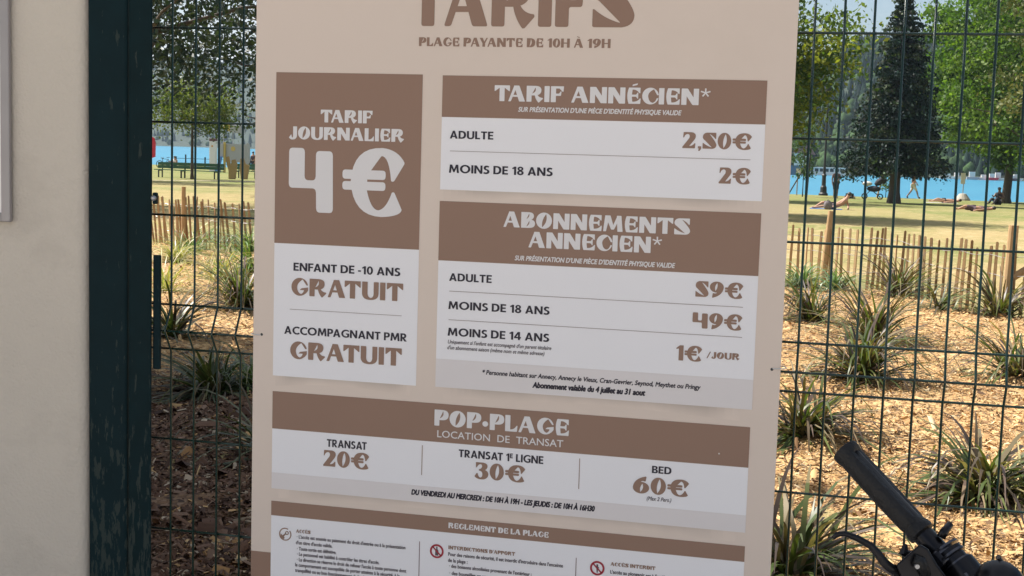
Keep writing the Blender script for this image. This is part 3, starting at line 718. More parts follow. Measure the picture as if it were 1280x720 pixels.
for kind, cx, cz in (('key', -1123, 769), ('bottle', -783, 766), ('stair', -443, 765)):
    cx, cz = X(cx), Z(cz); b = MB()
    if kind == 'key':
        ring(b, cx, cz, .0118, .0142, -.0012, 36, R(60), R(400))
        b.add([(cx-.0105, -.0012, cz+.001), (cx-.001, -.0012, cz-.0075), (cx-.004, -.0012, cz-.0115), (cx-.0112, -.0012, cz-.006)], [(0, 1, 2, 3)])
        ring(b, cx+.004, cz+.003, .0022, .0044, -.0012, 14)
        b.add([(cx-.006, -.0012, cz-.003), (cx+.001, -.0012, cz+.003), (cx+.0025, -.0012, cz+.001), (cx-.004, -.0012, cz-.006)], [(0, 1, 2, 3)])
        b.build('access_symbol', M_brown, CARDS[5])
    else:
        ring(b, cx, cz, .0110, .0150, -.0014)
        u = Vector((-.7071, .7071))*.0125; w = Vector((.7071, .7071))*.0015
        b.add([(cx+u.x+w.x, -.0014, cz+u.y+w.y), (cx+u.x-w.x, -.0014, cz+u.y-w.y), (cx-u.x-w.x, -.0014, cz-u.y-w.y), (cx-u.x+w.x, -.0014, cz-u.y+w.y)], [(0, 1, 2, 3)])
        o = b.build('prohibition_symbol', M_red, CARDS[5]); b = MB()
        if kind == 'bottle': pts = [(-.0035, -.0095), (.0035, -.0095), (.0035, .001), (.0014, .0045), (.0014, .0098), (-.0014, .0098), (-.0014, .0045), (-.0035, .001)]
        else: pts = [(-.001, -.0095), (.001, -.0095), (.0018, -.001), (.004, .001), (.0018, .003), (.0018, .008), (-.0018, .008), (-.0018, .003), (-.004, .001), (-.0018, -.001)]
        b.add([(cx+p, -.0011, cz+q) for p, q in pts], [tuple(range(len(pts)))]); b.build('pictogram', M_grey, CARDS[5])
b = MB(); b.lathe([(.0016, 0), (.0012, .0006)], (X(-209), -.0012, Z(1021)), 8, (0, -1, 0)); b.build('paint_chip', M_letter, CARDS[4])
for x, z in ((-1183, 1198), (-115, 1195)):
    b = MB(); b.lathe([(.0030, 0), (.0024, .0006)], (X(x), -.0001, Z(z)), 12, (0, -1, 0)); b.build('tie_hole', M_dark, panel)
for x, s, lab in ((-1.185, -1, 'clear cable tie through the left edge of the price board'), (-.113, 1, 'clear cable tie through the right edge of the price board')):
    b = MB(); b.tube([(0, -.001, 0), (s*.010, -.0035, .001), (s*.022, -.001, .001), (s*.025, .014, .001), (s*.018, .042, 0), (s*.004, .042, -.001), (0, .02, 0)], .0011, 6, closed=True)
    tag(b.build('cable_tie', M_tie, loc=(x, YS, 1.1965)), lab, 'cable tie', 'cable ties holding the price board')

# ------------------------------------------------------------------ mesh fence
YF = 2.67
HZ = [2.245, 2.044, 1.8434, 1.6421, 1.441, 1.2447, 1.1897, 1.147, .9444, .739, .538, .337, .20]
def mesh_panel(xs, x0, x1, label):
    t = thing('mesh_fence_panel', ((x0+x1)/2, YF, 0), label, 'fence', 'green welded mesh fence panels'); c = (x0+x1)/2
    for x in xs:
        b = MB(); pts = [(0, 0, .12), (0, 0, 1.140), (0, -.003, 1.147), (0, -.026, 1.184), (0, -.029, 1.1897), (0, -.026, 1.196), (0, -.003, 1.240), (0, 0, 1.247), (0, 0, 2.27)]
        b.tube(pts, .0025, 8); b.build('vertical_wire', M_wire, t, (x-c, 0, 0), smooth=True)
    for z in HZ:
        b = MB(); dy = .0048-(.029 if abs(z-1.1897) < .01 else .002 if 1.1 < z < 1.3 else 0)
        b.tube([(x0-c, 0, 0), (0, 0, 0), (x1-c, 0, 0)], .0025, 8); b.build('horizontal_wire', M_wire, t, (0, dy, z), smooth=True)
mesh_panel([-1.4149+.0552*k for k in range(12)], -1.47, -.79, 'short green welded wire fence panel between the gate post and the price board')
mesh_panel([-.7293+.05508*k for k in range(40)], -.745, 1.43, 'long green welded wire fence panel running right behind the price board')
b = MB(); b.box(-.02, .02, -.03, .03, 0, 2.3); tag(b.build('fence_post', M_post, loc=(-.768, YF+.04, 0)), 'slim green fence post hidden behind the price board', 'post')

# ------------------------------------------------------------------ gate post and wall
gp = thing('gate_post', (-1.517, 2.63, 0), 'dark green steel gate post with scraped paint beside the cream wall', 'post')
b = MB(); b.box(-.0765, .0165, -.002, .045, 0, 2.75); b.build('hollow_post', M_post, gp, bevel=.006)
b = MB(); b.box(.0185, .0735, .002, .008, .1, 2.7); b.build('gate_stile', M_post_worn, gp, bevel=.004)
b = MB(); b.box(.0745, .0915, .008, .016, 1.105, 1.355); b.build('hinge_plate', M_post, gp, bevel=.002)
lb = MB(); lb.box(.0740, .0835, .004, .016, 1.465, 1.490); la = lb.build('latch_bracket', M_post, gp, bevel=.003)
b = MB(); b.lathe([(.006, 0), (.006, .004), (.003, .006)], (.079, .004, 1.478), 10, (0, -1, 0)); b.build('bolt', M_steel, la)
wl = thing('wall', (-3.4, 2.63, 0), 'smooth cream rendered wall left of the green gate post', 'wall')
b = MB(); b.box(-2.6, 1.8045, -.006, .26, 0, 3.2); ww = b.build('rendered_face', M_wall, wl); bv = ww.modifiers.new('b', 'BEVEL'); bv.width = .03; bv.segments = 5
ww.data.shade_smooth()
nb = thing('notice_board', (-2.1345, 2.6215, 1.4135), 'grey framed notice board cut off at the left edge of the photo', 'notice board')
b = MB(); b.box(-.34, .34, -.008, -.002, .02, 1.0); b.build('backing', M_white, nb)
b = MB()
for q in ((.340, .362, -.014, -.002, 0, 1.02), (-.362, -.340, -.014, -.002, 0, 1.02), (-.34, .34, -.013, -.002, 0, .020), (-.34, .34, -.013, -.002, 1.0, 1.02)): b.box(*q)
b.build('frame', M_alu, nb, bevel=.003)

# ------------------------------------------------------------------ bicycle (its handlebar end reaches into the picture)
def along(px, py, depth): v = ray(px, py); return Vector((v.x*depth, v.y*depth, v.z*depth+EYE))
G0 = along(1056, 563, 1.40); G1 = along(1172, 688, 1.33)        # grip from its outer end to the inner end
BC = Vector((.62, .86, 0))                                       # where the front wheel's steering axis meets the ground
bike = thing('bicycle', (BC.x, BC.y, .19), 'black bicycle whose handlebar grip and brake lever enter at lower right', 'bicycle')
BO = Vector((BC.x, BC.y, .19))
def L(v): return Vector(v)-BO
ax = (G1-G0).normalized()
A2 = G1+ax*.06; CEN = Vector((BC.x+.02, BC.y-.06, A2.z-.03)); 
ctr = CEN
side = Vector((ax.x, ax.y, 0)).normalized()
mir = lambda v: (v-side*2*((v-ctr).dot(side)))
bar = MB(); bar.tube([L(G0+ax*.01), L(G1), L(A2), L(A2.lerp(ctr, .6)+Vector((0, 0, -.012))), L(ctr), L(mir(A2).lerp(ctr, .6)+Vector((0, 0, -.012))), L(mir(A2)), L(mir(G1)), L(mir(G0))], .0111, 12)
hb_ = bar.build('handlebar', M_blackmetal, bike, smooth=True)
FACET = (AX_R*.55-AX_D*.75-AX_F*.65)
def grip(a, c, name):
    u = (c-a); n_ = 22; pts = []; rad = []
    for i in range(n_):
        t = i/(n_-1); pts.append(L(a+u*t)); r = .0132+.0008*math.sin(t*PI)
        if t < .05: r = .0146
        if t > .9: r = .0142
        if abs(t-.89) < .02: r = .0124
        rad.append(r)
    b = MB(); N = 40; b.tube([pts[0]-u.normalized()*.001]+pts+[pts[-1]+u.normalized()*.002], [.0136]+rad+[.011], N)
    fn = (FACET-u.normalized()*FACET.dot(u.normalized())).normalized()
    for i in range(3, 20):                # the flattened palm rest along the grip
        c_ = (pts[0]+(pts[-1]-pts[0])*((i-1)/(n_-1)))
        for j in range(N):
            v_ = Vector(b.v[i*N+j]); h_ = (v_-c_).dot(fn); lim = rad[i-1]*.74
            if h_ > lim: b.v[i*N+j] = tuple(v_-fn*(h_-lim))
    o = b.build(name, M_rubber, bike, smooth=True); o.data.set_sharp_from_angle(angle=R(28)); return o
g_ = grip(G0, G1-ax*.022, 'grip'); grip(mir(G0), mir(G1-ax*.022), 'grip')
dn = (Vector((0, 0, -1))-ax*(-ax.z)).normalized(); tw = dn.cross(ax).normalized()
if tw.y > 0: tw = -tw                                            # towards the rider side
# palm rest of the grip
# brake lever: clamp, body, blade
b = MB(); b.tube([L(G1+ax*.001), L(G1+ax*.017)], .0145, 18); cl = b.build('brake_clamp', M_clamp, bike, bevel=.002)
b = MB(); b.tube([L(along(1188, 655, 1.33)), L(along(1180, 665, 1.325)), L(along(1176, 672, 1.325))], [.0035, .0045, .0045], 10); b.build('clamp_bolt', M_blackmetal, cl, smooth=True)
def pxl(pts, d, r, name, m, par=None, n=10, sq=None):
    b = MB(); b.tube([L(along(x, y, d+dd)) for x, y, dd in pts], r, n, squash=sq); return b.build(name, m, par or bike, smooth=True)
lev = pxl([(1041, 673, .0), (1046, 668, 0), (1056, 667, 0), (1072, 673, 0), (1088, 682, 0), (1098, 693, 0), (1105, 703, 0), (1113, 710, 0), (1126, 716, .0)], 1.30, [.0022, .0028, .003, .0033, .0036, .004, .0045, .005, .007], 'brake_lever', M_blackmetal, sq=.75)
b = MB(); pl = [(1120, 706), (1150, 680), (1160, 686), (1172, 706), (1190, 730), (1160, 760), (1128, 726)]
fr = [L(along(x, y, 1.285)) for x, y in pl]; bk = [L(along(x, y, 1.33)) for x, y in pl]; k = len(pl)
b.add(fr+bk, [tuple(range(k)), tuple(reversed(range(k, 2*k)))]+[(i, i+k, (i+1) % k+k, (i+1) % k) for i in range(k)])
bb_ = b.build('lever_body', M_blackmetal, bike, bevel=.002)
pxl([(1143, 699, -.003), (1150, 702, -.003), (1158, 720, -.003)], 1.285, [.005, .0062, .005], 'lever_cover', M_rubber, bb_)
b = MB(); b.lathe([(.0028, 0), (.0022, .002)], L(along(1146, 708, 1.279)), 10, tuple(-AX_F)); b.build('pivot_bolt', M_steel, bb_)
b = MB(); b.tube([L(along(1132, 680, 1.31)), L(along(1129, 690, 1.31)), L(along(1138, 694, 1.31))], [.002, .005, .005], 8); b.build('cable_adjuster', M_blackmetal, bike)
# gear shifter: ring clamps and a window
b = MB(); c0 = along(1184, 690, 1.325); c1 = along(1228, 742, 1.30); u = (c1-c0)
b.tube([L(c0), L(c0+u*.14), L(c0+u*.15), L(c0+u*.30), L(c0+u*.31), L(c0+u)], [.0150, .0150, .0135, .0135, .0170, .0175], 20); sh = b.build('shifter', M_blackmetal, bike, smooth=True); sh.data.set_sharp_from_angle(angle=R(30))
b = MB(); w0 = c0+u*.42-AX_F*.0140; w1 = c0+u*.92-AX_F*.0140; b.tube([L(w0), L(w1)], .0068, 4); gw = b.build('gear_window', M_clamp, sh, bevel=.001)
b = MB(); b.tube([L(w0.lerp(w1, .1)-AX_F*.0035), L(w0.lerp(w1, .9)-AX_F*.0035)], .0036, 4); b.build('gear_scale', M_rubber, gw)
for f_, r_ in ((-.10, .0152), (.08, .0158), (.27, .0150)):
    b = MB(); b.tube([L(c0+u*f_), L(c0+u*(f_+.045))], r_, 24); o = b.build('clamp_ring', M_clamp, sh, smooth=True); o.data.set_sharp_from_angle(angle=R(30))
b = MB(); c0 = along(1250, 728, 1.25); b.lathe([(.0215, -.012), (.0230, -.004), (.0215, .006), (.0165, .012), (.008, .0145), (.001, .0150)], L(c0), 24, tuple((-AX_F*.65-AX_D*.75).normalized())); bell = b.build('bell', M_blackmetal, bike, smooth=True)
b = MB(); q = along(1253, 704, 1.26); b.tube([L(q+AX_D*.018), L(q), L(q-AX_D*.006-AX_R*.004)], [.004, .005, .0055], 8, squash=.5); b.build('bell_lever', M_blackmetal, bell)
# stem, steerer, fork, front wheel and the front of the frame (below the picture)
fw = Vector((.55, -.80, 0)).normalized()*-1                      # the wheel points away from the rider, towards the fence
fw = Vector((-side.y, side.x, 0)).normalized()
if fw.y < 0: fw = -fw
HT = ctr+fw*.06+Vector((0, 0, -.07)); HB = HT+fw*.05+Vector((0, 0, -.20)); AXL = HB+fw*.16; AXL.z = .19+.345
b = MB(); b.tube([L(ctr), L(ctr.lerp(HT, .5)), L(HT)], [.016, .016, .018], 12); b.build('stem', M_blackmetal, bike, smooth=True)
b = MB(); b.tube([L(HT), L(HB)], .021, 14); b.build('head_tube', M_frame, bike, smooth=True)
for s in (-1, 1):
    b = MB(); b.tube([L(HB), L(HB+side*s*.05+Vector((0, 0, -.04))), L(AXL+side*s*.055)], [.016, .015, .010], 10); b.build('fork_blade', M_frame, bike, smooth=True)
def wheel(c, par):
    def circ(r, n=48): return [L(c+fw*(r*math.cos(2*PI*i/n))+Vector((0, 0, r*math.sin(2*PI*i/n)))) for i in range(n)]
    b = MB(); b.tube(circ(.325), .02, 10, closed=True); w = b.build('wheel', M_rubber, par, smooth=True)
    b = MB(); b.tube(circ(.300), .010, 8, closed=True); b.build('rim', M_alu, w, smooth=True)
    b = MB(); b.tube([L(c-side*.04), L(c+side*.04)], .018, 10)
    for i in range(28):
        q = 2*PI*i/28; b.tube([L(c+side*(.03 if i % 2 else -.03)), L(c+fw*.3*math.cos(q)+Vector((0, 0, .3*math.sin(q))))], .001, 4)
    b.build('hub', M_steel, w)
wheel(AXL, bike)
BB = HB-fw*.52+Vector((0, 0, -.36)); ST = BB-fw*.16+Vector((0, 0, .42)); RA = Vector(BB)-fw*.44; RA.z = AXL.z
for nm, p0, p1, r in (('down_tube', HB, BB, .02), ('top_tube', HT, ST, .017), ('seat_tube', BB, ST+Vector((0, 0, .08)), .016), ('chain_stay', BB, RA, .01), ('seat_stay', ST, RA, .009)):
    b = MB(); b.tube([L(p0), L(p1)], r, 12); b.build(nm, M_frame, bike, smooth=True)
wheel(RA, bike)
b = MB(); sp = ST-fw*.05+Vector((0, 0, .20)); b.tube([L(ST+Vector((0, 0, .08))), L(sp)], .013, 10); b.build('seat_post', M_steel, bike)
b = MB(); b.tube([L(sp+fw*.14), L(sp+fw*.05), L(sp-fw*.06), L(sp-fw*.13)], [.02, .035, .07, .05], 12, squash=.9); b.build('saddle', M_rubber, bike, smooth=True)

# ------------------------------------------------------------------ paling fence
def runpts(i0, i1, step, jit):
    out = []; pts = FL
    for a, c in zip(pts, pts[1:]):
        l = (c-a).length; k = 0
    tot = [0]
    for a, c in zip(pts, pts[1:]): tot.append(tot[-1]+(c-a).length)
    def P(s):
        for j in range(len(pts)-1):
            if s <= tot[j+1]: return pts[j].lerp(pts[j+1], (s-tot[j])/(tot[j+1]-tot[j]))
        return pts[-1]
    s = i0
    while s < i1: out.append(P(s)); s += step*random.uniform(1-jit, 1+jit)
    return out, P
tots = [0]
for a, c in zip(FL, FL[1:]): tots.append(tots[-1]+(c-a).length)
def s_at_px(px):
    best = None; 
    for j in range(400):
        s = tots[-1]*j/399; q = runpts(0, 0, 1, 0)[1](s); v = q-Vector((0, 0, EYE)); z = v.dot(AX_F)
        if z <= 0: continue
        e = abs(640+FPX*v.dot(AX_R)/z-px)
        if best is None or e < best[0]: best = (e, s)
    return best[1]
def paling_run(s0, s1, step, lean, label, posts, tint):
    pts, P = runpts(s0, s1, step, .09)
    c = P((s0+s1)/2); t = thing('paling_fence', (c.x, c.y, 0), label, 'fence', 'chestnut paling fence runs along the lawn')
    d = (P(s1)-P(s0)).normalized(); ang = math.atan2(d.y, d.x)
    for p in pts[:99]:
        h = random.uniform(.74, .83); w = random.uniform(.026, .04); le = lean+random.gauss(0, .022)
        M = Matrix.Rotation(ang+random.gauss(0, .3), 4, 'Z')
        b = MB(); q = [(-w/2, 0), (w/2, 0), (w*.46, h*.6), (w*.4, h-.015), (w*.1, h), (-w*.36, h-.008), (-w*.47, h*.5)]
        b.prism([(x+le*z, z) for x, z in q], -.008, .008)
        o = b.build('picket', M_wood if random.random() < tint else M_woodp, t, (p.x-c.x, p.y-c.y, bed_z(p.x, p.y-.3)-.03)); o.rotation_euler = (0, random.gauss(0, .01), ang+random.gauss(0, .35))
    for z in (.22, .44, .64):
        b = MB(); wp = []
        for i, p in enumerate(pts): wp.append((p.x-c.x, p.y-c.y-.012*(1 if i % 2 else -1), bed_z(p.x, p.y-.3)+z+.012*math.sin(i*1.3)))
        b.tube(wp, .0035, 5); b.build('tie_wire', M_alu, t)
    for px, top, r, lean2, brace in posts:
        p = P(s_at_px(px)); zt = bed_z(p.x, p.y-.3)
        b = MB(); b.tube([(p.x-c.x-.0, p.y-c.y-.07, zt-.05), (p.x-c.x+lean2*.5, p.y-c.y-.07, zt+top*.5), (p.x-c.x+lean2, p.y-c.y-.07, zt+top)], [r, r*.97, r*.92], 12); b.build('post', M_woodp, t)
        if brace:
            b = MB(); b.tube([(p.x-c.x+.05, p.y-c.y-.08, zt+top*.45), (p.x-c.x+.65, p.y-c.y-.12, zt+top*.9)], r*.7, 10); b.build('brace', M_woodp, t)
paling_run(s_at_px(70), s_at_px(420), .088, -.11, 'leaning run of brown split palings seen left of the price board', [(233, .93, .035, 0, False)], .85)
paling_run(s_at_px(420)+.05, s_at_px(1330), .119, .02, 'upright run of golden split palings seen right of the price board', [(1030, .98, .045, .07, False), (1255, .98, .055, .02, True)], .5)

# ------------------------------------------------------------------ strap-leaved clumps
PALS = {'bronze': [(.065, .095, .028), (.09, .065, .04), (.11, .13, .04), (.21, .17, .10), (.055, .04, .033), (.085, .11, .035), (.12, .085, .07)],
        'green': [(.10, .17, .05), (.14, .20, .06), (.20, .24, .09), (.07, .12, .045)],
        'straw': [(.42, .36, .16), (.34, .33, .13), (.22, .27, .08), (.50, .44, .24)],
        'bluegreen': [(.15, .22, .13), (.12, .19, .10), (.20, .27, .15)],
        'dark': [(.05, .075, .03), (.07, .09, .035), (.09, .07, .04), (.12, .13, .05)]}
def clump(px, py, size0, nb, pal, label, wide=1.0, lean=(0, 0), blade=.0066):
    if pal == 'straw' or py < 340: blade = .0032
    lean = (random.uniform(-.5, .5), random.uniform(-.5, .3)); wide *= random.uniform(.85, 1.25)
    g = on_ground(px, py); x0, y0 = g.x, g.y; size = size0*(1.32 if pal == 'bronze' else 1.12); blade *= random.uniform(.8, 1.3)
    z0 = bed_z(x0, y0) if y0 < fence_y(x0)+.1 else g.z
    vs_, fs_, cs_ = [], [], []
    S = 6
    for k in range(int(nb*2.1)):
        a = random.uniform(0, 2*PI); l = size*random.uniform(.55, 1.15); el = random.uniform(.08, 1.25)
        droop = random.uniform(.8, 2.6)*wide; w = blade*random.uniform(.7, 1.3)*(1+.03*y0)
        p = Vector((random.gauss(0, .035), random.gauss(0, .035), -.01)); th = el; ca, sa = math.cos(a), math.sin(a)
        col = random.choice(PALS[pal]); g_ = random.uniform(.75, 1.3); col = tuple(c_*g_ for c_ in col)
        tipc = (.34, .25, .15) if random.random() < .18 else col
        base = len(vs_); tw_ = random.uniform(-.6, .6)
        for i in range(S+1):
            t = i/S; ww_ = w*(1-t**2.2)*(.75+.5*t*(1-t)*2)+.0012
            q = a+tw_*t*1.2
            n_ = Vector((-math.sin(q), math.cos(q), .25*math.sin(tw_*3)))
            vs_.append(p-n_*ww_); vs_.append(p+n_*ww_)
            stp = l/S; p = p+Vector((ca*math.cos(th)+lean[0]*.3, sa*math.cos(th)+lean[1]*.3, math.sin(th)))*stp
            th -= droop*stp/size*1.25*(.5+t)
            if p.z < .012: p.z = .012
        for i in range(S):
            fs_.append((base+2*i, base+2*i+1, base+2*i+3, base+2*i+2)); cs_.append(col if i < S-2 else tuple((u_+v_)/2 for u_, v_ in zip(col, tipc)))
    o = quick('strap_leaf_plant', np.array([tuple(v) for v in vs_]), np.array(fs_), M_blade, np.array(cs_), loc=(x0, y0, z0))
    tag(o, label, 'plant', 'strap-leaved plants in the mulch bed')
for a in [
    (1075, 494, .62, 120, 'bronze', 'big bronze-green strap-leaf clump in the middle of the bed right of the board', 1.15),
    (1092, 430, .75, 80, 'bronze', 'taller olive strap-leaf clump rising right behind the big bronze one', .9),
    (1015, 408, .70, 90, 'bronze', 'dark green strap-leaf clump near the board edge below the thick leaning fence post', 1.1),
    (1122, 383, .75, 80, 'bronze', 'strap-leaf clump with a broad pale dead leaf at the foot of the golden palings', 1.0),
    (1172, 402, .6, 30, 'dark', 'small dark trailing clump against the palings right of the dead-leaf one', 1.4),
    (1248, 405, .75, 80, 'bronze', 'strap-leaf clump at the foot of the braced fence post', 1.0),
    (1272, 478, .72, 90, 'bronze', 'purple-tinged strap-leaf clump cut by the right picture edge', 1.0),
    (1000, 560, .50, 90, 'bronze', 'low strap-leaf clump at the board edge beside the tip of the handlebar grip', 1.15),
    (1225, 645, .50, 130, 'bronze', 'large bronze strap-leaf clump right of the handlebar grip', 1.2),
    (985, 742, .50, 90, 'bronze', 'green and purple strap-leaf clump at the bottom edge below the brake lever', 1.0),
    (1275, 655, .34, 40, 'straw', 'straw-coloured strap-leaf tuft at the right edge behind the bicycle bell', 1.1),
    (268, 498, .52, 110, 'dark', 'shaded dark strap-leaf clump left of the board at the edge of the shadow', 1.15),
    (310, 492, .50, 60, 'green', 'half-sunlit green strap-leaf clump touching the left edge of the board', 1.0),
    (212, 428, .52, 60, 'bronze', 'small olive tuft beside the hinge plate of the gate post', .9),
    (300, 392, .75, 110, 'bronze', 'spreading olive strap-leaf clump left of the board above the fence fold', 1.2),
    (276, 352, .95, 60, 'straw', 'dry brown strap-leaf clump lying over left of the board', 1.5),
    (208, 372, .75, 60, 'straw', 'straw-coloured clump close to the gate post below the latch', 1.1),
    (318, 345, .9, 80, 'green', 'bright green strap-leaf clump half hidden behind the left edge of the board', 1.0),
    (222, 334, .62, 130, 'straw', 'pale feathery yellow-green grass clump right of the gate post', 1.2),
    (240, 322, .55, 130, 'green', 'tall fresh green grass clump in front of the leaning palings', .75),
    (226, 306, 1.0, 22, 'straw', 'tall thin straw grass stalks rising in front of the brown palings', .45),
    (258, 302, .6, 70, 'bluegreen', 'small blue-green herb at the foot of the leaning palings', 1.2),
    (288, 308, .6, 70, 'bluegreen', 'blue-green herb nearer the board at the foot of the leaning palings', 1.2),
    (312, 318, .75, 90, 'bluegreen', 'large blue-green leafy plant beside the left edge of the board', 1.2),
    (1002, 366, .55, 80, 'bluegreen', 'grey-green herb by the board edge at the foot of the palings', 1.2),
    (1045, 372, .5, 70, 'bluegreen', 'grey-green herb at the foot of the leaning post right of the board', 1.2),
    (338, 585, .5, 34, 'dark', 'dark strap-leaf clump behind the board whose long leaves arch low over the darkened mulch', 1.5),
    (470, 470, .6, 80, 'bronze', 'strap-leaf clump in the bed behind the board', 1.1),
    (700, 420, .7, 80, 'bronze', 'second strap-leaf clump in the bed behind the board', 1.1),
]: clump(*a)

# ------------------------------------------------------------------ trees
def leafcloud(P, size, spread=1.0):
    n = len(P); a = rng.normal(size=(n, 3)); a /= np.linalg.norm(a, axis=1)[:, None]
    c = rng.normal(size=(n, 3)); c -= a*(a*c).sum(1)[:, None]; c /= np.linalg.norm(c, axis=1)[:, None]
    s = size*rng.uniform(.6, 1.3, n)[:, None]
    nn = np.cross(a, c)
    v = np.stack([P-a*s, P+c*s*.55+nn*s*.12, P+a*s, P-c*s*.55+nn*s*.12], 1).reshape(-1, 3)
    return v, np.arange(n*4).reshape(-1, 4)
def tree(name, base, height, rad, crown_z0, nclump, per, lsize, cols, label, trunk_r, cat='tree', group=None, squash=1.0, seed=1, clump_r=.2, mt=None, trunk_lean=(0, 0), lobes=None):
    r_ = np.random.default_rng(seed)
    t = thing(name, base, label, cat, group)
    cz = (height+crown_z0)/2; hz = (height-crown_z0)/2
    tb = MB(); top = Vector((trunk_lean[0], trunk_lean[1], height*.82))
    pts = [Vector((0, 0, -.1)), Vector((.0, 0, .35)), Vector((trunk_lean[0]*.3, trunk_lean[1]*.3, crown_z0*.7+.2)), Vector((trunk_lean[0]*.6, trunk_lean[1]*.6, cz)), top]
    tb.tube(pts, [trunk_r*1.5, trunk_r*1.05, trunk_r*.9, trunk_r*.5, trunk_r*.12], 10)
    u = r_.normal(size=(nclump, 3)); u /= np.linalg.norm(u, axis=1)[:, None]
    rr = r_.uniform(.25, 1, nclump)**.55
    C = u*rr[:, None]*np.array([rad, rad*squash, hz])+np.array([trunk_lean[0]*.6, trunk_lean[1]*.6, cz])
    lump = 1+.22*np.sin(u[:, 0]*5+seed)*np.cos(u[:, 2]*4+seed*2)
    C[:, :2] = (C[:, :2]-np.array(trunk_lean)*.6)*lump[:, None]+np.array(trunk_lean)*.6
    for k in range(min(nclump, 26)):
        q = Vector(C[k]); s0 = Vector((trunk_lean[0]*.5, trunk_lean[1]*.5, max(crown_z0*.8, min(q.z-.25*hz, height*.7))))
        tb.tube([s0, s0.lerp(q, .5)+Vector((0, 0, .06*hz)), q], [trunk_r*.3, trunk_r*.16, trunk_r*.05], 6)
    tb.build('trunk', M_bark, t, smooth=True)
    P = np.repeat(C, per, 0)+r_.normal(size=(nclump*per, 3))*np.array([clump_r*rad, clump_r*rad, clump_r*rad*.62])
    v, f = leafcloud(P, lsize)
    pal = np.array(cols); cc = pal[r_.integers(0, len(pal), nclump)]; cc = np.repeat(cc, per, 0)*r_.uniform(.7, 1.3, (nclump*per, 1))
    quick('crown', v, f, mt or M_leaf, cc, t)
    return t
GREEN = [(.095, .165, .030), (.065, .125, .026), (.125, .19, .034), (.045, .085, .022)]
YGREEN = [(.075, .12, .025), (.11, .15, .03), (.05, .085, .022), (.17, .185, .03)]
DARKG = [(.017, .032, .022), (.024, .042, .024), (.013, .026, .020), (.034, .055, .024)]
g = on_ground(1257, 254)
tree('maple_tree', g, 13.6, 6.0, 2.3, 250, 190, .145, GREEN, 'large bright green maple with a dark trunk at the right of the lawn', .26, seed=3, clump_r=.078, trunk_lean=(.3, 0))
g = on_ground(1296, 258)
tree('maple_tree', g, 15, 5.6, 2.4, 240, 90, .13, GREEN, 'maple at the right picture edge whose trunk flares out at the frame', .30, seed=5, clump_r=.13)
g = on_ground(895, 262)
g2 = at(888, 268, 46); g2.z = ground_z(g2.x, 46)
tree('lime_tree', g2, 8.5, 4.7, 1.9, 250, 130, .095, YGREEN, 'yellow-green backlit tree reaching out from behind the right edge of the board', .20, seed=8, clump_r=.11)
g2 = at(1325, 262, 34); g2.z = ground_z(g2.x, 34)
tree('pine_tree', g2, 9.5, 1.75, 1.9, 90, 190, .055, [(.15, .165, .07), (.20, .20, .09), (.11, .135, .055)], 'pale feathery pine reaching in at the right picture edge', .18, seed=11, clump_r=.14, mt=M_needle)
tree('shade_tree', Vector((-8.3, 4.4, 0)), 9.0, 2.8, 2.8, 200, 60, .17, DARKG, 'broad tree added behind the cream wall to block sky light, outside the picture', .2, seed=37, clump_r=.16, mt=M_leafd)  # unseen tree added to keep sky light off the left bed
g = on_ground(880, 248)
tree('lime_tree', g, 10.5, 3.9, 2.2, 150, 80, .13, GREEN, 'round lime tree on the lawn hidden behind the price board', .2, seed=41, clump_r=.14)
# young trees
g = on_ground(240, 224)
tree('young_tree', g, 5.6, 2.7, 2.2, 90, 80, .09, [(.09, .115, .03), (.13, .14, .035), (.06, .09, .03)], 'small round-headed tree behind the benches left of the board', .085, seed=13, clump_r=.16)
g = on_ground(1003, 246)
st = tree('sapling', g, 4.6, 1.05, .7, 40, 30, .09, [(.05, .09, .045), (.07, .11, .05)], 'thin sapling held by slanting stakes just right of the board', .03, seed=14, clump_r=.2)
for dx, dz in ((-.9, 2.2), (.25, 3.4)):
    b = MB(); b.tube([(dx, .2, 0), (dx*.1+.35, 0, dz)], .04, 7); b.build('stake', M_bark, st)
g = on_ground(1107, 246)
st = tree('sapling', g, 2.2, .55, .4, 30, 25, .07, [(.13, .17, .07), (.10, .14, .06)], 'tiny pale sapling with a light stake beside the spruce trunk', .02, seed=15, clump_r=.22)
b = MB(); b.tube([(-.55, 0, 0), (-.1, 0, 1.9)], .05, 7); b.build('stake', M_woodp, st)
g = on_ground(96, 224)
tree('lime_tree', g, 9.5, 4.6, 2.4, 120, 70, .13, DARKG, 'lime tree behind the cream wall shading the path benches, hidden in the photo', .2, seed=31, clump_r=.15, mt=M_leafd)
# big dark backlit tree left
g2 = at(165, 240, 34); g2.z = ground_z(g2.x, 34)
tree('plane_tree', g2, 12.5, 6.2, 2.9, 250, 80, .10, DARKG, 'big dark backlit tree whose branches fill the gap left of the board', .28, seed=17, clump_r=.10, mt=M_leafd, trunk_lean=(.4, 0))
g2 = at(352, 240, 48); g2.z = ground_z(g2.x, 48)
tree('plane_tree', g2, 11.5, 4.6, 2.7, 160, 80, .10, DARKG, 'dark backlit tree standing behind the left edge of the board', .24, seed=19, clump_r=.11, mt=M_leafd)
# tree beside us that throws the shade on the lower left of the bed
tree('shade_tree', Vector((-9.0, 7.7, 0)), 8.0, 3.1, 2.2, 260, 60, .17, DARKG, 'leafy tree beyond the wall shading the near mulch, outside the picture', .17, seed=23, clump_r=.17, mt=M_leafd)

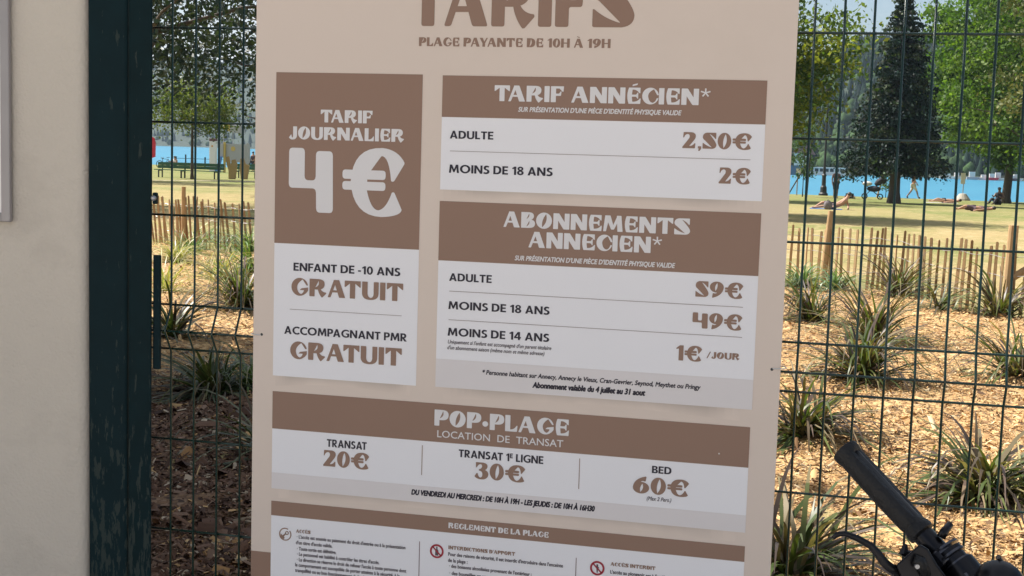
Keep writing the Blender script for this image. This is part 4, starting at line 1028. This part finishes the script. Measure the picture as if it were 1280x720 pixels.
tree('shade_tree', Vector((-3.0, 3.4, 0)), 7.0, 1.35, 4.4, 110, 50, .13, DARKG, 'leafy tree added close behind the cream wall to shade the bicycle, outside the picture', .12, seed=29, clump_r=.2, mt=M_leafd, trunk_lean=(0, -2.5))  # unseen tree added to put the bicycle in shade

def spruce(px, py, height, rad, label, seed):
    g = on_ground(px, py); r_ = random.Random(seed)
    t = thing('spruce_tree', g, label, 'tree')
    b = MB(); b.tube([(0, 0, -.1), (0, 0, .6), (0, 0, height*.5), (0, 0, height*.98)], [.42, .30, .18, .02], 10)
    P = []; cols = []
    z = 2.0
    while z < height*.985:
        u = (z-2.0)/(height-2.0)
        rmax = rad*(1-u)**.95*r_.uniform(.85, 1.08)*(1 if u > .06 else .85)+.12
        nb = int(7+9*(1-u)); a0 = r_.random()*6
        for k in range(nb):
            a = a0+2*PI*k/nb+r_.gauss(0, .15); l = rmax*r_.uniform(.62, 1.12); dr = .18*l*(1-u)+.1*l
            tip = (l*math.cos(a), l*math.sin(a), z-dr*r_.uniform(.6, 1.4))
            b.tube([(0, 0, z), (tip[0]*.5, tip[1]*.5, z-dr*.25), tip], [.022, .012, .004], 4)
            m = int(28+110*l/rad)
            g_ = r_.uniform(.6, 1.3)
            base = (.012, .028, .024) if r_.random() < .72 else (.045, .066, .036)
            for i in range(m):
                s = r_.uniform(.15, 1.0)**.8; w = .20*l*(1-s*.6)+.08
                P.append((tip[0]*s+r_.gauss(0, w*.7), tip[1]*s+r_.gauss(0, w*.7), z-dr*s*s-abs(r_.gauss(0, .13)))); cols.append(tuple(c*g_*r_.uniform(.75, 1.25) for c in base))
        z += height*.0235*r_.uniform(.8, 1.2)
    b.build('trunk', M_bark, t)
    v, f = leafcloud(np.array(P), .095); quick('crown', v, f, M_needle, np.array(cols), t)
spruce(1117, 254, 11.75, 3.1, 'tall dark spruce in the middle of the lawn right of the board', 4)

# ------------------------------------------------------------------ people
SKIN = mat('tanned_skin', (.42, .235, .15), .55, .06, 10); SKIN_D = mat('dark_skin', (.16, .09, .06), .5, .06, 10)
HAIR = mat('dark_hair', (.03, .02, .015), .5, .2, 30); CL_DARK = mat('dark_cloth', (.025, .025, .035), .8, .2, 20)
CL_PLUM = mat('plum_cloth', (.085, .05, .065), .8, .15, 20); CL_WHITE = mat('white_cloth', (.7, .66, .62), .8, .06, 20)
CL_BLUE = mat('blue_cloth', (.09, .20, .5), .8, .2, 20); CL_RED = mat('red_cloth', (.55, .02, .045), .7, .1, 10)
def skin_mesh(J, E, name, m, parent, root=0):
    me = bpy.data.meshes.new('sk'); me.from_pydata([j[:3] for j in J], E, []); o = bpy.data.objects.new('sk', me); COL.objects.link(o)
    sk = o.modifiers.new('s', 'SKIN'); sk.use_smooth_shade = True
    for i, j in enumerate(J):
        d_ = me.skin_vertices[0].data[i]; d_.radius = (j[3], j[3]*(j[4] if len(j) > 4 else 1)); d_.use_root = (i == root)
    ss = o.modifiers.new('u', 'SUBSURF'); ss.levels = 1; ss.render_levels = 1
    dg = bpy.context.evaluated_depsgraph_get(); m2 = bpy.data.meshes.new_from_object(o.evaluated_get(dg))
    bpy.data.objects.remove(o); m2.name = name; m2.materials.clear(); m2.materials.append(m); m2.shade_smooth()
    r = bpy.data.objects.new(name, m2); COL.objects.link(r); r.parent = parent; return r
BODY_E = [(0, 1), (1, 2), (2, 3), (3, 4), (4, 5), (2, 6), (6, 7), (7, 8), (8, 9), (2, 10), (10, 11), (11, 12), (12, 13), (0, 14), (14, 15), (15, 16), (16, 17), (0, 18), (18, 19), (19, 20), (20, 21)]
RAD = [.14, .125, .14, .055, .085, .075, .06, .045, .034, .03, .06, .045, .034, .03, .095, .062, .04, .038, .095, .062, .04, .038]
def person(loc, P, label, skin, clothes=(), hair=True, group=None, rz=0):
    t = thing('person', loc, label, 'person', group, rz)
    J = [tuple(p)+(r,) for p, r in zip(P, RAD)]
    body = skin_mesh(J, BODY_E, 'body', skin, t)
    # fingers joined into the body mesh
    bm = bmesh.new(); bm.from_mesh(body.data)
    for w, h in ((8, 9), (12, 13)):
        a, c = Vector(P[w]), Vector(P[h]); d = (c-a).normalized(); n1 = d.orthogonal().normalized()
        f = MB()
        for k, l in enumerate((.07, .085, .09, .08)):
            o = c+n1*(k-1.5)*.02; f.tube([o, o+d*l*.6+Vector((0, 0, -.005)), o+d*l+Vector((0, 0, -.015))], [.010, .0095, .007], 5)
        o = c-d*.03+n1*.035; f.tube([a.lerp(c, .6), o, o+d*.045+n1*.02], [.012, .011, .008], 5)
        vs_ = [bm.verts.new(v) for v in f.v]
        for q in f.f:
            try: bm.faces.new([vs_[i] for i in q])
            except ValueError: pass
    # face: nose and ears
    hd = Vector(P[4]); fc = (Vector(P[5])-hd)
    bm.to_mesh(body.data); bm.free()
    if hair:
        b = MB(); n_ = Vector(P[4])-Vector(P[3]); n_.normalize(); c = Vector(P[5])*.5+Vector(P[4])*.5+n_*.045
        b.sphere((c.x, c.y, c.z), .1, 10, (1, 1.05, .85)); b.build('hair', HAIR, t, smooth=True)
    for nm, idx, edges, add, m in clothes:
        JJ = [tuple(P[i])+(RAD[i]+add,) for i in idx]; skin_mesh(JJ, edges, nm, m, t)
    return t
def stand(legs=((-.09, 0), (.09, 0)), armL=((-.24, 0, 1.12), (-.24, -.1, .86)), armR=((.24, 0, 1.12), (.24, -.1, .86))):
    (lx, ly), (rx, ry) = legs
    return [(0, 0, .93), (0, 0, 1.15), (0, 0, 1.38), (0, 0, 1.48), (0, -.02, 1.58), (0, -.02, 1.68),
            (-.19, 0, 1.40), armL[0], armL[1], (armL[1][0], armL[1][1]-.05, armL[1][2]-.07),
            (.19, 0, 1.40), armR[0], armR[1], (armR[1][0], armR[1][1]-.05, armR[1][2]-.07),
            (-.09, 0, .86), (lx*.7-.03, ly*.5-.03, .48), (lx, ly, .08), (lx, ly-.14, .04), (.09, 0, .86), (rx*.7+.03, ry*.5-.03, .48), (rx, ry, .08), (rx, ry-.14, .04)]
SHORTS = ('shorts', [0, 14, 15, 18, 19], [(0, 1), (1, 2), (0, 3), (3, 4)], .022, CL_DARK)
TOP = lambda m: ('shirt', [0, 1, 2, 6, 10], [(0, 1), (1, 2), (2, 3), (2, 4)], .018, m)
g = on_ground(1044, 248)
person(g, stand(armR=((.22, -.12, 1.14), (.06, -.24, 1.10))), 'standing person in plum tank top and dark shorts facing the lake edge', SKIN_D, (SHORTS, TOP(CL_PLUM)), rz=.3)
g = on_ground(1141, 246)
W = [(0, 0, .93), (0, 0, 1.15), (.03, 0, 1.38), (.04, 0, 1.48), (.06, 0, 1.58), (.07, 0, 1.68), (0, .19, 1.40), (-.1, .22, 1.15), (-.02, .22, .92), (.02, .22, .85), (0, -.19, 1.40), (.08, -.22, 1.15), (.2, -.22, .98), (.24, -.22, .92),
     (0, .09, .86), (-.12, .09, .48), (-.38, .09, .12), (-.27, .09, .05), (0, -.09, .86), (.22, -.09, .50), (.34, -.09, .09), (.46, -.09, .05)]
person(g, W, 'person in pale shorts walking along the shore behind the spruce branches', SKIN, (('shorts', [0, 14, 15, 18, 19], [(0, 1), (1, 2), (0, 3), (3, 4)], .025, CL_WHITE), TOP(CL_DARK), ('shoe', [16, 17], [(0, 1)], .02, CL_DARK), ('shoe', [20, 21], [(0, 1)], .02, CL_DARK)))
# man propped on his elbow, legs to the left
g = on_ground(1048, 262)
LY = [(-.1, 0, .16), (.08, 0, .24), (.26, 0, .40), (.33, 0, .50), (.38, 0, .57), (.40, 0, .66), (.22, -.20, .40), (.05, -.30, .25), (-.14, -.33, .20), (-.2, -.33, .17), (.32, .19, .38), (.42, .24, .16), (.40, .10, .05), (.40, .02, .04),
      (-.2, -.09, .15), (-.6, -.10, .13), (-1.0, -.10, .06), (-1.1, -.1, .08), (-.2, .09, .13), (-.62, .10, .30), (-.95, .12, .07), (-1.05, .12, .06)]
person(g, LY, 'bare-chested person reclining on one elbow on a blue towel on the lawn', SKIN, (('shorts', [0, 14, 15, 18, 19], [(0, 1), (1, 2), (0, 3), (3, 4)], .022, CL_PLUM),), rz=.1)
b = MB(); b.box(-.95, .35, -.35, .35, 0, .015); tag(b.build('towel', CL_BLUE, loc=g+Vector((-.2, 0, .005))), 'blue and white towel under the reclining bare-chested person', 'towel')
b = MB(); b.sphere((0, 0, .17), .19, 12, (.95, .6, 1.1)); b.tube([(-.1, -.02, .3), (0, -.04, .42), (.1, -.02, .3)], .015, 6)
tag(b.build('backpack', mat('patterned_cloth', (.16, .14, .15), .8, .8, 14), loc=g+Vector((-.42, -.55, 0)), smooth=True), 'grey patterned bag in front of the reclining bare-chested person', 'bag')
# feet-first sunbather behind
LF = [(0, .5, .12), (0, .75, .12), (0, 1.0, .13), (0, 1.12, .12), (0, 1.22, .14), (0, 1.3, .2), (-.19, 1.0, .12), (-.30, .75, .09), (-.3, .5, .06), (-.3, .42, .05), (.19, 1.0, .12), (.30, .75, .09), (.3, .5, .06), (.3, .42, .05),
      (-.09, .42, .12), (-.12, .05, .14), (-.14, -.34, .08), (-.14, -.36, .27), (.09, .42, .12), (.12, .05, .14), (.14, -.34, .08), (.14, -.36, .27)]
g = on_ground(1062, 248)
person(g, LF, 'sunbather lying on the back with shoe soles towards us left of the stroller', SKIN_D, (('trousers', [0, 14, 15, 16, 18, 19, 20], [(0, 1), (1, 2), (2, 3), (0, 4), (4, 5), (5, 6)], .03, CL_DARK), TOP(CL_DARK), ('shoe', [16, 17], [(0, 1)], .03, CL_DARK), ('shoe', [20, 21], [(0, 1)], .03, CL_DARK)))
def lying(s): # along x, head at +x*s
    return [(0, 0, .12), (.22*s, 0, .13), (.45*s, 0, .13), (.56*s, 0, .12), (.66*s, 0, .15), (.75*s, 0, .18), (.45*s, -.19, .12), (.25*s, -.28, .1), (.02*s, -.28, .07), (-.06*s, -.27, .06), (.45*s, .19, .12), (.25*s, .28, .1), (.02*s, .28, .07), (-.06*s, .27, .06),
            (-.09*s, -.09, .12), (-.45*s, -.1, .24), (-.80*s, -.1, .07), (-.86*s, -.1, .15), (-.09*s, .09, .12), (-.50*s, .1, .13), (-.88*s, .1, .07), (-.94*s, .1, .15)]
g = on_ground(1180, 254)
b = MB(); b.box(-1.0, .75, -.38, .38, 0, .015); tag(b.build('towel', CL_WHITE, loc=g+Vector((0, 0, .005))), 'pale towel under the sunbather in dark swimwear', 'towel')
person(g+Vector((.1, 0, .015)), lying(1), 'sunbather in dark swimwear lying on a pale towel on the lawn', SKIN, (('swimwear', [1, 2], [(0, 1)], .02, CL_DARK), ('swim_shorts', [0, 14, 18], [(0, 1), (0, 2)], .02, CL_DARK)))
g = on_ground(1214, 264)
person(g+Vector((.2, 0, 0)), lying(1), 'sunbather stretched flat in the edge of the maple shade', SKIN, (('shorts', [0, 14, 15, 18, 19], [(0, 1), (1, 2), (0, 3), (3, 4)], .022, CL_PLUM), TOP(CL_PLUM)))
g = on_ground(1247, 256)
SIT = [(0, 0, .14), (.03, .02, .38), (.06, .04, .62), (.06, .03, .72), (.05, .0, .82), (.05, 0, .92), (-.13, .02, .62), (-.24, -.1, .42), (-.3, -.28, .48), (-.33, -.34, .52), (.25, .06, .62), (.30, -.02, .36), (.14, -.26, .42), (.08, -.3, .45),
       (-.09, 0, .14), (-.35, -.28, .36), (-.55, -.45, .06), (-.68, -.5, .05), (.09, 0, .14), (-.1, -.42, .38), (-.3, -.62, .06), (-.42, -.7, .05)]
person(g, SIT, 'person in dark clothes sitting against the maple trunk', SKIN_D, (TOP(CL_DARK), ('trousers', [0, 14, 15, 16, 18, 19, 20], [(0, 1), (1, 2), (2, 3), (0, 4), (4, 5), (5, 6)], .025, CL_DARK)))

# ------------------------------------------------------------------ stroller, lamp, signs on the lawn
g = on_ground(1089, 249)
sv = thing('stroller', g, 'black baby stroller with raised hood on the lawn by the spruce', 'stroller')
b = MB(); b.tube([(.52, 0, .12), (.0, 0, .55), (-.62, 0, 1.05)], .028, 7); b.tube([(-.42, 0, .16), (-.1, 0, .5), (.2, 0, .72)], .025, 7); b.tube([(-.62, -.2, 1.05), (-.64, .2, 1.05)], .03, 7); b.build('frame', M_dark, sv)
b = MB(); b.sphere((.12, 0, .62), .33, 10, (1.25, .75, .55)); b.build('seat', CL_DARK, sv, smooth=True)
b = MB(); b.tube([(.18, 0, .85), (.38, 0, 1.02), (.60, 0, 1.18), (.78, 0, 1.02)], [.10, .20, .24, .16], 10); b.build('hood', CL_DARK, sv, smooth=True)
b = MB(); b.sphere((-.28, 0, .92), .2, 10, (1.5, .9, .7)); b.build('blanket', CL_WHITE, sv, smooth=True)
for x, y in ((.5, -.22), (.5, .22), (-.4, -.25), (-.4, .25)):
    b = MB(); b.tube([(x+.15*math.cos(q), y, .17+.15*math.sin(q)) for q in np.linspace(0, 2*PI, 16, endpoint=False)], .035, 6, closed=True); b.build('wheel', M_rubber, sv)
g = on_ground(1029, 243)
lp = thing('street_lamp', g, 'black cast iron lamp post with a flared base by the lake', 'lamp post')
b = MB(); b.lathe([(.30, 0), (.30, .12), (.22, .2), (.20, .55), (.14, .65), (.13, 1.25), (.17, 1.32), (.10, 1.42), (.075, 2.2), (.055, 6.4)], n=14); b.build('post', M_dark, lp, smooth=False)
b = MB(); b.lathe([(.08, 6.4), (.2, 6.5), (.26, 7.0), (.1, 7.2), (.02, 7.4)], n=12); b.build('lantern', M_dark, lp)
g = on_ground(1203, 250)
sp_ = thing('sign_post', g, 'white notice on a thin pole set in a concrete cone by the water', 'sign')
b = MB(); b.lathe([(.50, 0), (.46, .1), (.22, .42), (.14, .44)], n=14); b.build('concrete_base', M_stone, sp_)
b = MB(); b.tube([(0, 0, .42), (0, 0, 1.75)], .03, 8); b.build('pole', M_alu, sp_)
b = MB(); b.box(-.18, .1, -.03, -.01, 1.05, 1.75); b.build('notice_plate', CL_WHITE, sp_)
p = at(997, 219, 88); g = Vector((p.x, p.y, ground_z(p.x, p.y)))
bs_ = thing('sign_post', g, 'bright blue and white panel beyond the staked sapling', 'sign')
z0 = p.z-g.z
b = MB(); b.box(-.45, .45, -.03, .03, z0, z0+.62); pp = b.build('panel', CL_BLUE, bs_)
b = MB(); b.box(-.1, .2, -.04, -.031, z0+.15, z0+.42); b.build('white_mark', CL_WHITE, pp)
b = MB(); b.tube([(0, .05, 0), (0, .05, z0+.6)], .04, 8); b.build('pole', M_alu, bs_)

# ------------------------------------------------------------------ left: benches, playground, bicycle, railing
def bench(px, py, w, label):
    g = on_ground(px, py); t = thing('bench', g, label, 'bench', 'green park benches along the path')
    b = MB()
    for i in range(3): b.box(-w/2, w/2, -.22+i*.15, -.10+i*.15, .43, .475)
    b.build('seat', M_bench, t)
    b = MB()
    for i in range(2): b.box(-w/2, w/2, .24+.03*i, .27+.03*i, .54+i*.18, .71+i*.18)
    b.build('backrest', M_bench, t)
    for s in (-1, 1):
        b = MB(); b.box(s*w*.36-.03, s*w*.36+.03, -.2, -.14, 0, .43); b.box(s*w*.36-.03, s*w*.36+.03, .24, .30, 0, .43); b.box(s*w*.36-.03, s*w*.36+.03, -.14, .24, .38, .428); b.box(s*w*.36-.03, s*w*.36+.03, .28, .31, .4, .9); b.build('leg', M_dark, t)
bench(214, 222, 2.0, 'leftmost green park bench close to the gate post')
bench(249, 223.5, 2.9, 'long green park bench under the small round-headed tree')
bench(308, 223, 1.8, 'green park bench beside the wooden figure boards')
# path
pv = [on_ground(150, 225.5), on_ground(420, 228.5)]
b = MB(); a, c = pv; b.add([(a.x, a.y-1.1, ground_z(a.x, a.y-1.1)+.03), (c.x, c.y-1.1, ground_z(c.x, c.y-1.1)+.03), (c.x, c.y+.5, ground_z(c.x, c.y+.5)+.03), (a.x, a.y+.5, ground_z(a.x, a.y+.5)+.03)], [(0, 1, 2, 3)])
tag(b.build('path', M_path), kind='structure')
M_tot = mat('white_panel', (.68, .68, .74), .5, .05); M_gp = mat('grey_panel', (.36, .36, .40), .6, .1); M_yel = mat('yellow_paint', (.55, .40, .12), .6, .1); M_tan = mat('tan_plywood', (.34, .24, .12), .8, .15)
p = at(266.5, 208, 100); g = Vector((p.x, p.y, ground_z(p.x, p.y))); zt = at(266.5, 173, 100).z-g.z
tt = thing('totem', g, 'white pillar with a dark cap and an orange emblem by the playground', 'totem')
b = MB(); b.box(-.26, .26, -.2, .2, 0, zt-.22); b.build('pillar', M_tot, tt, bevel=.02)
b = MB(); b.box(-.27, .27, -.21, .21, zt-.22, zt); b.build('cap', mat('maroon_paint', (.12, .05, .06), .6), tt, bevel=.03)
b = MB(); b.lathe([(.08, 0), (.08, .02)], (0, -.2, zt-.62), 14, (0, -1, 0)); b.build('emblem', mat('orange_paint', (.6, .3, .1), .6), tt)
p = at(293, 206, 98); g = Vector((p.x, p.y, ground_z(p.x, p.y)))
def rx(px): return at(px, 200, 98).x-g.x
def rz_(py): return at(293, py, 98).z-g.z
pg = thing('playground_tower', g, 'grey play tower with yellow posts and slanted roof boards near the lake', 'playground')
b = MB(); b.box(rx(283), rx(312), -.1, .1, rz_(203), rz_(180)); pgp = b.build('wall_panel', M_gp, pg)
b = MB(); b.lathe([(.19, 0), (.19, .02)], (rx(292), -.1, rz_(186)), 16, (0, -1, 0)); b.build('round_window', M_yel, pgp)
b = MB(); b.box(rx(276), rx(281), -.3, .3, rz_(197), rz_(180)); b.build('side_panel', M_gp, pg)
for q in (282, 276, 311):
    b = MB(); b.box(rx(q)-.08, rx(q)+.08, -.25, -.12, 0, rz_(178)); b.build('post', M_yel if q == 282 else M_gp, pg)
b = MB(); b.prism([(rx(277), rz_(158)), (rx(290), rz_(165)), (rx(290), rz_(156)), (rx(281), rz_(154))], -.4, .4); b.build('roof_board', M_yel, pg)
b = MB(); b.prism([(rx(290), rz_(165)), (rx(303), rz_(167)), (rx(303), rz_(157)), (rx(290), rz_(156))], -.38, .38); b.build('roof_board', M_gp, pg)
for q in (279, 291, 302):
    b = MB(); b.tube([(rx(q), 0, rz_(182)), (rx(q), 0, rz_(164))], .03, 6); b.build('roof_post', M_gp, pg)
b = MB(); b.prism([(rx(271), 0), (rx(276), 0), (rx(281), rz_(196)), (rx(278), rz_(196))], -.45, -.35); b.build('slide', CL_BLUE, pg)
def board(px, pts, label):
    p = on_ground(px, 224); t = MB()
    t.prism([(x*.042, z*.042) for x, z in pts], -.04, .04)
    tag(t.build('wooden_figure_board', M_tan, loc=p), label, 'board', 'wooden figure boards')
board(290, [(-5, 0), (5, 0), (7, 12), (8, 22), (5, 28), (0, 27), (-2, 20), (-5, 32), (-9, 31), (-8, 20), (-5, 12)], 'left tan wooden cut-out board with a raised arm by the benches')
board(304.5, [(-4, 0), (6, 0), (8, 14), (9, 20), (3, 22), (0, 30), (-5, 29), (-6, 16)], 'right tan wooden cut-out board by the benches')
for px, lab, m in ((311, 'standing person in dark clothes near the left edge of the board', CL_DARK), (316.5, 'standing person in plum top half hidden by the left edge of the board', CL_PLUM)):
    p = at(px, 212, 105); person(Vector((p.x, p.y, ground_z(p.x, p.y))), stand(), lab, SKIN, (TOP(m), SHORTS), rz=random.uniform(-1, 1), group=None)
p = at(219, 210, 112); g = Vector((p.x, p.y, ground_z(p.x, p.y)))
person(g+Vector((-.1, 0, .15)), [(a_[0], a_[1], a_[2]) for a_ in SIT], 'person in a pale top sitting by the water beside the parked bicycle', SKIN, (TOP(CL_WHITE), ('trousers', [0, 14, 15, 16, 18, 19, 20], [(0, 1), (1, 2), (2, 3), (0, 4), (4, 5), (5, 6)], .025, CL_DARK)))
p = at(206, 207, 112); g = Vector((p.x, p.y, ground_z(p.x, p.y)))
pb = thing('bicycle', g, 'dark bicycle parked by the lake behind the leftmost bench', 'bicycle')
for x in (-.52, .52):
    b = MB(); b.tube([(x+.33*math.cos(q), 0, .34+.33*math.sin(q)) for q in np.linspace(0, 2*PI, 24, endpoint=False)], .03, 6, closed=True); b.build('wheel', M_rubber, pb)
b = MB(); b.tube([(-.52, 0, .34), (-.15, 0, .3), (.35, 0, .82), (.52, 0, .34)], .03, 6); b.tube([(-.15, 0, .3), (-.25, 0, .85), (.35, 0, .82)], .03, 6); b.build('frame', M_dark, pb)
b = MB(); b.tube([(.33, -.25, 1.0), (.35, 0, .96), (.33, .25, 1.0)], .025, 6); b.build('handlebar', M_dark, pb)
b = MB(); b.box(-.38, -.12, -.07, .07, .88, .95); b.build('saddle', M_dark, pb, bevel=.02)
p0 = at(220, 212, 116); p1 = at(330, 215, 116); zb = ground_z(p0.x, 116)
rl = thing('railing', (p0.x, 116, zb), 'thin dark metal railing along the lake edge behind the benches', 'railing')
for k in range(10):
    x = (p1.x-p0.x)*k/9; b = MB(); b.box(x-.05, x+.05, -.05, .05, 0, 1.1 if k != 1 else 1.3); b.build('railing_post', M_dark, rl)
b = MB(); b.box(0, p1.x-p0.x, -.02, .02, .9, .94); b.box(0, p1.x-p0.x, -.02, .02, .5, .53); b.build('rail', M_dark, rl)
p = at(192.5, 200, 90); g = Vector((p.x, p.y, ground_z(p.x, p.y))); zt = at(192.5, 171, 90).z-g.z
fl = thing('beach_flag', g, 'red feather flag just right of the gate post by the lake', 'flag')
b = MB(); b.tube([(-.2, 0, 0), (-.2, 0, zt)], .03, 6); b.build('pole', M_alu, fl)
b = MB(); b.prism([(-.17, 1.0), (.12, 1.1), (.14, zt-.5), (.05, zt-.1), (-.17, zt)], -.012, .012); b.build('flag_cloth', CL_RED, fl)

# ------------------------------------------------------------------ across the lake
p = at(1033, 219, 330); g = Vector((p.x, p.y, LAKE))
s_ = 330/FPX
bo = thing('passenger_boat', g, 'long white boat with a row of dark windows moored on the far shore', 'boat')
b = MB(); b.prism([(-29*s_, 0), (29*s_, 0), (32*s_, 2.5*s_), (-30*s_, 2.5*s_)], -1.5, 1.5); b.build('hull', CL_WHITE, bo)
b = MB(); b.box(-28*s_, 22*s_, -1.2, 1.2, 2.5*s_, 8.5*s_); cb = b.build('cabin', CL_WHITE, bo)
b = MB(); b.box(-29*s_, 23*s_, -1.4, 1.4, 8.5*s_, 9.6*s_); b.build('roof', CL_WHITE, bo)
for k in range(8):
    b = MB(); x = (-26+k*6)*s_; b.box(x, x+4.4*s_, -1.22, -1.203, 4.2*s_, 8*s_); b.build('window', M_dark, cb)
p = at(1001, 199, 352); bz = -.5
hs = thing('house', (p.x, p.y, bz), 'pale house with a steep red-brown roof on the far shore', 'house')
zz = p.z-bz
b = MB(); b.box(-1.6, 2.2, -1.5, 1.5, 0, zz+1.6); b.build('wall', CL_WHITE, hs)
b = MB(); b.prism([(-2.1, zz+1.6), (3.6, zz+1.2), (2.0, zz+3.6), (.4, zz+3.4)], -1.9, 1.9); b.build('roof', mat('red_tiles', (.22, .10, .08), .8, .15), hs)
for k in range(2):
    b = MB(); b.box(-.9+k*1.4, -.3+k*1.4, -1.53, -1.505, zz+.2, zz+1.1); b.build('window', M_dark, hs)
for k, (px, c, L_, lab) in enumerate([
    (1183, CL_WHITE, 6.5, 'small white motor boat moored farthest left of the far boat row'), (1196, CL_WHITE, 4, 'low white boat behind the thin pole with a white notice'),
    (1215, M_gp, 5, 'grey boat right of the white notice on the far shore'), (1231, CL_WHITE, 5.5, 'white cabin boat beneath the hanging maple leaves'),
    (1240, CL_RED, 4.5, 'red boat among the white ones on the far shore'), (1248, CL_WHITE, 4.5, 'white boat right beside the red one on the far shore'),
    (1264, CL_PLUM, 4.5, 'dark boat between the two maple trunks on the far shore'), (1271, CL_WHITE, 4.5, 'white boat at the right end of the far boat row')]):
    p = at(px, 224, 335); t = thing('motor_boat', (p.x, 335+k % 2, LAKE), lab, 'boat', 'small boats moored on the far shore')
    b = MB(); b.prism([(-L_/4, 0), (L_/4, 0), (L_/3, .6), (-L_/4, .6)], -.7, .7); b.build('hull', c, t)
    b = MB(); b.box(-L_/7, L_/8, -.5, .5, .6, 1.25+.3*(k % 3)); b.build('cabin', CL_WHITE, t)

# ------------------------------------------------------------------ haze over the lake
b = MB(); b.box(-1000, 1000, -60, 2000, -8, 320)
hz_ = MB(); hz_.v, hz_.f, hz_.c = b.v, b.f, b.c
hm = bpy.data.materials.new('haze'); hm.use_nodes = True; t = hm.node_tree
t.nodes.remove(t.nodes['Principled BSDF']); pv_ = t.nodes.new('ShaderNodeVolumePrincipled')
pv_.inputs['Color'].default_value = (.62, .80, 1.0, 1); pv_.inputs['Density'].default_value = .00016; pv_.inputs['Anisotropy'].default_value = .2
t.links.new(pv_.outputs[0], t.nodes['Material Output'].inputs['Volume'])
tag(hz_.build('haze', hm), 'thin blue summer haze over the lake', 'haze', kind='stuff')
